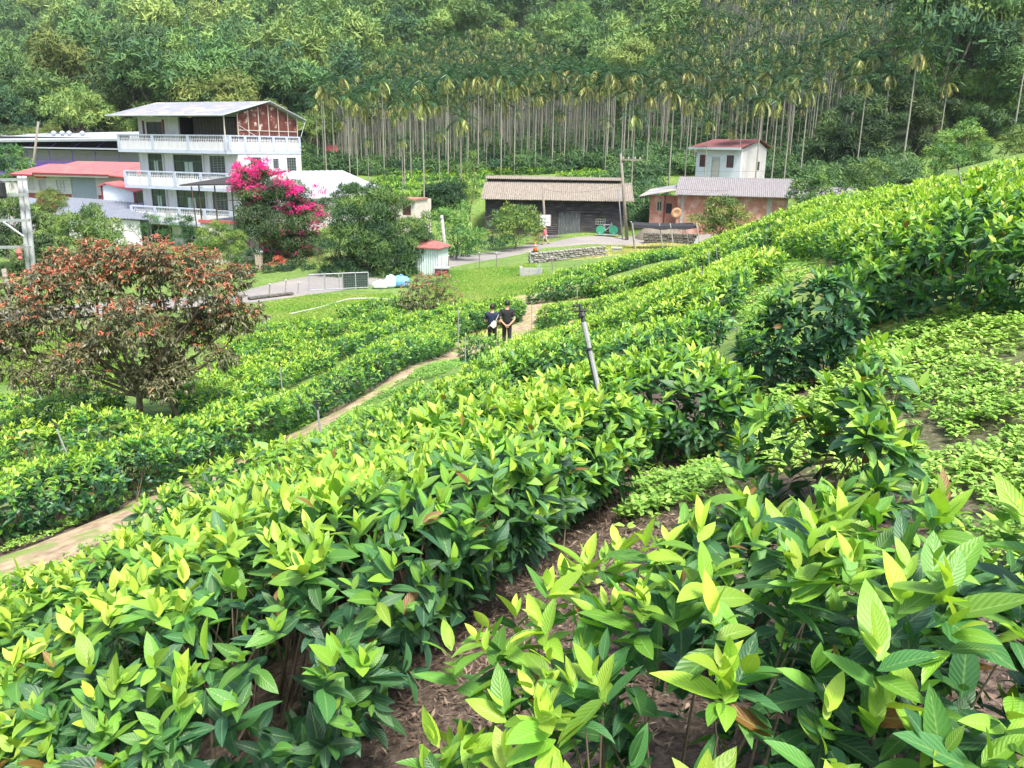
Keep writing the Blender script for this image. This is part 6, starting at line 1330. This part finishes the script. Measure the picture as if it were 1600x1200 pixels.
# cone, sacks, box, chair, stone
q = foot(834, 70.5); t = thing('traffic_cone', 'small orange traffic cone at the edge of the road', 'cone', q+[0, 0, .05]); MB().lathe((0, 0, .04), [(.19, 0), (.13, .3), (.08, .5), (.04, .75)], 12).build('cone_body', plain('orange_plastic', (.80, .16, .03), .6), t, True)
MB().box(-.28, .28, -.28, .28, 0, .04).build('cone_base', W_BLACK, t); MB().lathe((0, 0, .45), [(.128, 0), (.1, .14)], 12).build('reflective_band', W_ROOFW, t, True)
def sack(label, px, Y, w_, h_, col, seed, rz=0):
    q = foot(px, Y); t = thing('sack', label, 'sack', q, rz); rg = np.random.default_rng(seed); bm = bmesh.new(); bmesh.ops.create_icosphere(bm, subdivisions=3, radius=1)
    for v in bm.verts:
        c = v.co; n_ = math.sin(c.x*7+seed)*math.sin(c.y*5+seed*2)*.07+math.sin(c.z*9)*.04; k = 1+n_
        x = math.copysign(abs(c.x)**.65, c.x); y = math.copysign(abs(c.y)**.65, c.y); z = math.copysign(abs(c.z)**.7, c.z)
        v.co = (x*w_/2*k*(1-.25*max(0, c.z)), y*w_*.35*k*(1-.2*max(0, c.z)), (z*.5+.5)*h_*k)
    me = bpy.data.meshes.new('bag'); bm.to_mesh(me); bm.free(); me.polygons.foreach_set('use_smooth', [True]*len(me.polygons)); me.materials.append(plain('sack_'+col[0], col[1], .6, var=.15)); link('bag', me, t)
    MB().rod((0, 0, h_*.95), (.03, 0, h_*1.12), .05, .1, 7).build('tied_neck', plain('sack_'+col[0], col[1], .6), t)
sack('white sack lying leftmost by the white corrugated shed', 596, 50.5, 1.0, .45, ('white', (.68, .72, .74)), 1); sack('white and blue sack in the middle of the three by the shed', 612, 50.6, .8, .75, ('pale_blue', (.55, .66, .78)), 2, .4)
sack('bright blue sack rightmost by the shed, beside the small red shrub', 628, 50.8, 1.1, .7, ('blue', (.16, .38, .66)), 3, -.3)
q = foot(691, 55.5); t = thing('hive_box', 'small red and white box at the foot of the leaning pole', 'box', q); MB().box(-.45, .45, -.3, .3, .1, .45).build('box_body', W_MAROON, t); MB().box(-.52, .52, -.36, .36, .451, .55).build('lid', W_ROOFW, t); MB().box(-.4, -.3, -.25, .25, 0, .1).box(.3, .4, -.25, .25, 0, .1).build('runners', W_WOODP, t)
q = foot(411, 62.5); t = thing('gate_pillar', 'mottled stone gate pillar at the end of the driveway beside the rusty shrub', 'pillar', q); zt = at(411, 395, 62.5)[2]-q[2]; MB().box(-.22, .22, -.22, .22, -.3, zt).build('shaft', plain('mottled_brick', (.42, .34, .27), .9, var=.5, scale=2.5), t); MB().box(-.28, .28, -.28, .28, zt, zt+.12).build('capstone', W_CONC, t)
q = foot(1081, 70.8); t = thing('plastic_chair', 'white chair under the right end of the black netting', 'chair', q, .3); MB().box(-.22, .22, -.22, .22, .42, .46).build('seat', W_ROOFW, t); MB().box(-.22, .22, .2, .24, .46, .85).build('backrest', W_ROOFW, t)
for x in (-.2, .2):
    for y in (-.2, .2): MB().rod((x, y, -.05), (x*.95, y*.95, .42), .025, n=6).build('leg', W_ROOFW, t)
q = foot(958, 67); t = thing('stone_block', 'small pale stone block in the middle of the yellow grass plot', 'stone', q); MB().poly([(-.4, -.2, 0), (.35, -.25, 0), (.42, .2, 0), (-.3, .25, 0)], (.02, 0, .28)).poly([(-.5, -.25, .281), (.4, -.3, .281), (.5, .25, .281), (-.4, .3, .281)], (0, 0, .1)).build('block', W_CONC, t)
q = foot(833, 52); t = thing('concrete_basin', 'small broken concrete basin below the corner of the dry stone wall', 'basin', q); MB().box(-.9, .5, -.4, -.25, -.1, .5).box(-.9, -.75, -.25, .5, -.1, .5).box(.35, .5, -.25, .5, -.1, .35).build('basin_wall', W_CONC, t); MB().rod((.1, -.5, 0), (.35, -.5, .75), .05).build('pipe', W_ROOFW, t)

# ------------------------------------------------------------ people
def skinmesh(name, verts, edges, radii, mat, parent, sub=2, root=0):
    me = bpy.data.meshes.new(name); me.from_pydata([tuple(v) for v in verts], edges, []); me.materials.append(mat); o = link(name, me, parent)
    sk = me.skin_vertices.new(name='') if hasattr(me.skin_vertices, 'new') else None
    md = o.modifiers.new('skin', 'SKIN'); md.use_smooth_shade = True
    if not me.skin_vertices:
        bm = bmesh.new(); bm.from_mesh(me); bm.verts.layers.skin.verify(); bm.to_mesh(me); bm.free()
    for i, r in enumerate(radii):
        r = r if isinstance(r, tuple) else (r, r); me.skin_vertices[0].data[i].radius = r; me.skin_vertices[0].data[i].use_root = i == root
    s = o.modifiers.new('sub', 'SUBSURF'); s.levels = sub; s.render_levels = sub; return o
SKIN = plain('skin', (.52, .30, .21), .55, var=.08); HAIR = plain('black_hair', (.012, .011, .012), .6)
def person(label, loc, rz, H, joints, shirt, trousers, hair=HAIR, hat=None, sleeve=.45, trouser_end=.92):
    """joints: positions in units of body height, person faces local +Y; feet at z = 0"""
    t = thing('person', label, 'person', loc, rz); J = {k: np.array(v, float)*H for k, v in joints.items()}
    V = []; E = []; R = []; ix = {}
    def add(n, p, r, par=None):
        V.append(np.asarray(p, float)); R.append(tuple(np.array(r if isinstance(r, tuple) else (r, r))*H)); ix[n] = len(V)-1
        if par is not None: E.append((ix[par], ix[n]))
    add('pel', J['pel'], (.075, .055)); add('waist', J['pel']+(J['chest']-J['pel'])*.5, (.066, .05), 'pel'); add('chest', J['chest'], (.085, .06), 'waist'); add('neck0', J['neck'], (.036, .034), 'chest')
    add('neck1', J['neck']+(J['head']-J['neck'])*.45, .032, 'neck0'); add('head0', J['head']-(J['head']-J['neck'])*.12, (.040, .046), 'neck1'); add('head1', J['head']+(J['head']-J['neck'])*.35, (.044, .052), 'head0'); add('head2', J['head']+(J['head']-J['neck'])*.62, (.030, .036), 'head1')
    for s in 'lr':
        add('sh'+s, J['sh'+s], .036, 'chest'); add('el'+s, J['el'+s], .024, 'sh'+s); add('wr'+s, J['wr'+s], .0155, 'el'+s)
        d = unit((J['ha'+s]-J['wr'+s])[None])[0]; add('pa'+s, J['wr'+s]+(J['ha'+s]-J['wr'+s])*.45, (.02, .012), 'wr'+s)
        sd = unit(np.cross(d, [0, 1, 0.2])[None])[0]; palm = J['wr'+s]+(J['ha'+s]-J['wr'+s])*.5
        for k in range(4):
            b0 = palm+sd*(k-1.5)*.011*H+d*.012*H; ln = (.036, .042, .039, .03)[k]*H
            add(f'f{k}a{s}', b0, .0062, 'pa'+s); add(f'f{k}b{s}', b0+d*ln*.55, .0052, f'f{k}a{s}'); add(f'f{k}c{s}', b0+d*ln*.9+np.array([0, .012*H, -.006*H]), .0045, f'f{k}b{s}')
        add('th'+s, palm-sd*.024*H-d*.01*H, .007, 'pa'+s); add('th2'+s, palm-sd*.034*H+d*.018*H, .0055, 'th'+s)
        add('hip'+s, J['hip'+s], .052, 'pel'); add('kn'+s, J['kn'+s], .032, 'hip'+s); add('an'+s, J['an'+s], .022, 'kn'+s); add('to'+s, J['an'+s]+np.array([0, .085*H, -.028*H]), (.025, .016), 'an'+s)
    skinmesh('body', V, E, R, SKIN, t)
    # face and ears: nose, two ears
    hd = J['head']+(J['head']-J['neck'])*.15; o = MB(); o.rod(hd+[0, .045*H, .012*H], hd+[0, .062*H, -.008*H], .006*H, .010*H, 6)
    for s in (-1, 1): o.rod(hd+np.array([s*.043*H, 0, .012*H]), hd+np.array([s*.05*H, -.004*H, -.014*H]), .008*H, .006*H, 6)
    o.build('ears_and_nose', SKIN, t, True)
    o = MB()
    for s in (-1, 1): o.rod(hd+np.array([s*.018*H, .046*H, .014*H]), hd+np.array([s*.018*H, .052*H, .014*H]), .006*H, .004*H, 8)
    o.rod(hd+np.array([-.014*H, .05*H, -.03*H]), hd+np.array([.014*H, .05*H, -.03*H]), .003*H); o.build('eyes_and_mouth', HAIR, t)
    q = J['head']+(J['head']-J['neck'])*.38
    bm = bmesh.new(); bmesh.ops.create_uvsphere(bm, u_segments=20, v_segments=12, radius=1)
    bmesh.ops.delete(bm, geom=[v for v in bm.verts if v.co.z < -.62 or (v.co.y > .45 and v.co.z < .25)], context='VERTS')
    for v in bm.verts: v.co = Vector((q[0]+v.co.x*.056*H, q[1]-.006*H+v.co.y*.066*H, q[2]-.008*H+v.co.z*.068*H))
    me = bpy.data.meshes.new('hair'); bm.to_mesh(me); bm.free(); me.polygons.foreach_set('use_smooth', [True]*len(me.polygons)); me.materials.append(hair); ho = link('hair', me, t); ho.modifiers.new('thick', 'SOLIDIFY').thickness = .012*H
    if hat: MB().lathe(tuple(q+[0, 0, .01*H]), [(.11*H, 0), (.105*H, .008*H), (.052*H, .014*H), (.045*H, .055*H), (.02*H, .062*H)], 18).build('hat', hat, t, True)
    # shirt
    V = []; E = []; R = []; ix = {}
    lo = J['pel']+(J['chest']-J['pel'])*-.12
    add('hem', lo, (.105, .078)); add('w', J['pel']+(J['chest']-J['pel'])*.45, (.100, .074), 'hem'); add('c', J['chest'], (.112, .080), 'w'); add('m', J['chest']+(J['neck']-J['chest'])*.5, (.10, .074), 'c'); add('n', J['chest']+(J['neck']-J['chest'])*.9, (.062, .056), 'm')
    for s in 'lr': add('s'+s, J['sh'+s], .048, 'm'); add('e'+s, J['sh'+s]+(J['el'+s]-J['sh'+s])*sleeve*1.7, .039, 's'+s)
    skinmesh('shirt', V, E, R, shirt, t)
    V = []; E = []; R = []; ix = {}
    add('p', J['pel']+(J['chest']-J['pel'])*.05, (.086, .066))
    for s in 'lr':
        add('h'+s, J['hip'+s], .061, 'p'); add('k'+s, J['kn'+s], .043, 'h'+s)
        if trouser_end > .5: add('a'+s, J['kn'+s]+(J['an'+s]-J['kn'+s])*trouser_end, .034, 'k'+s)
    skinmesh('trousers', V, E, R, trousers, t)
    o = MB()
    for s in 'lr':
        a = J['an'+s]; o.rod(a+[0, -.02*H, -.02*H], a+[0, .10*H, -.032*H], .024*H, .02*H, 8)
    o.build('shoes', W_BLACK, t, True); return t, J
def stand(arms):
    j = dict(pel=(0, 0, .52), chest=(0, -.005, .72), neck=(0, .0, .825), head=(0, .012, .915), shl=(-.118, 0, .785), shr=(.118, 0, .785), hipl=(-.05, 0, .49), hipr=(.05, 0, .49),
             knl=(-.055, .03, .27), knr=(.055, -.01, .27), anl=(-.055, .03, .045), anr=(.055, -.07, .05)); j.update(arms); return j
CL_B = plain('black_cloth', (.018, .019, .024), .9, var=.3, scale=3); CL_N = plain('navy_cloth', (.014, .026, .062), .9, var=.3, scale=3)
def gp(px, Y): q = P(px, 520, Y); return (q[0], q[1], gz(q[0], q[1])+.03)
person('person in black t-shirt walking away, bare forearms clasped behind the back', gp(792, 29.5), rad(4), 1.74,
       stand(dict(ell=(-.155, -.05, .62), elr=(.155, -.05, .62), wrl=(-.045, -.095, .505), wrr=(.045, -.10, .505), hal=(.03, -.105, .465), har=(-.03, -.11, .468))), CL_B, CL_B)
tp_, Jp = person('person in navy t-shirt walking away with arms in front, left of the pair', gp(769, 29.3), rad(-6), 1.68,
       stand(dict(ell=(-.165, .0, .62), elr=(.165, .0, .62), wrl=(-.12, .12, .60), wrr=(.12, .12, .60), hal=(-.07, .17, .60), har=(.07, .17, .60))), CL_N, CL_B)
q = np.array(tp_.location)+[0.03, -.17, 1.68*.60]; t = thing('pouch', 'small pale pouch bag slung on the back of the person in navy', 'bag', q)
MB().poly([(-.10, 0, -.06), (.02, 0, -.16), (.12, 0, -.08), (.13, 0, .07), (.04, 0, .12), (-.06, 0, .04)], (0, -.06, 0)).build('pouch_body', plain('pale_canvas', (.62, .58, .54), .8, var=.2), t)
MB().rod((.1, .02, .1), (.2, .06, .32), .012).rod((-.1, .02, -.05), (-.2, .08, -.16), .012).build('strap', plain('pale_canvas', (.62, .58, .54), .8), t)
q = P(852, 378, 76); tp_, Jp = person('person in pink top, pale shorts and straw hat walking on the road', (q[0], q[1], gz(q[0], q[1])+.08), rad(70), 1.62,
       dict(pel=(0, 0, .51), chest=(0, .02, .71), neck=(0, .03, .815), head=(0, .05, .905), shl=(-.095, .02, .775), shr=(.095, .02, .775), hipl=(-.05, 0, .48), hipr=(.05, 0, .48), knl=(-.055, .11, .28), knr=(.055, -.04, .27),
            anl=(-.055, .13, .05), anr=(.055, -.2, .10), ell=(-.14, .05, .62), elr=(.14, -.04, .62), wrl=(-.12, .2, .56), wrr=(.13, .08, .50), hal=(-.11, .26, .54), har=(.13, .14, .46)),
       plain('pink_cloth', (.72, .16, .22), .9), plain('cream_cloth', (.66, .58, .52), .9), hat=plain('straw', (.68, .52, .26), .8), trouser_end=0)
h_ = Matrix.Rotation(rad(70), 4, 'Z') @ Vector(tuple(Jp['hal'])); h_ = np.array(tp_.location)+np.array(h_); t = thing('walking_stick', 'thin reddish stick held in front of the person in pink', 'stick', h_)
MB().rod((.03, -.02, .15), (-1.05, -.3, -.82), .022).build('stick_shaft', W_PINK, t)

# ------------------------------------------------------------ the air: one box of faint haze round everything
mh = bpy.data.materials.new('air'); mh.use_nodes = True; nh = mh.node_tree; nh.nodes.clear(); oh = nh.nodes.new('ShaderNodeOutputMaterial'); vh = nh.nodes.new('ShaderNodeVolumePrincipled')
vh.inputs['Color'].default_value = (.80, .88, 1.0, 1); vh.inputs['Density'].default_value = HAZE; vh.inputs['Anisotropy'].default_value = .3; nh.links.new(vh.outputs[0], oh.inputs['Volume'])
o = MB().box(-520, 520, -60, 780, -60, 420).build('haze', mh); o['kind'] = 'stuff'; o['label'] = 'faint blue haze over the valley'
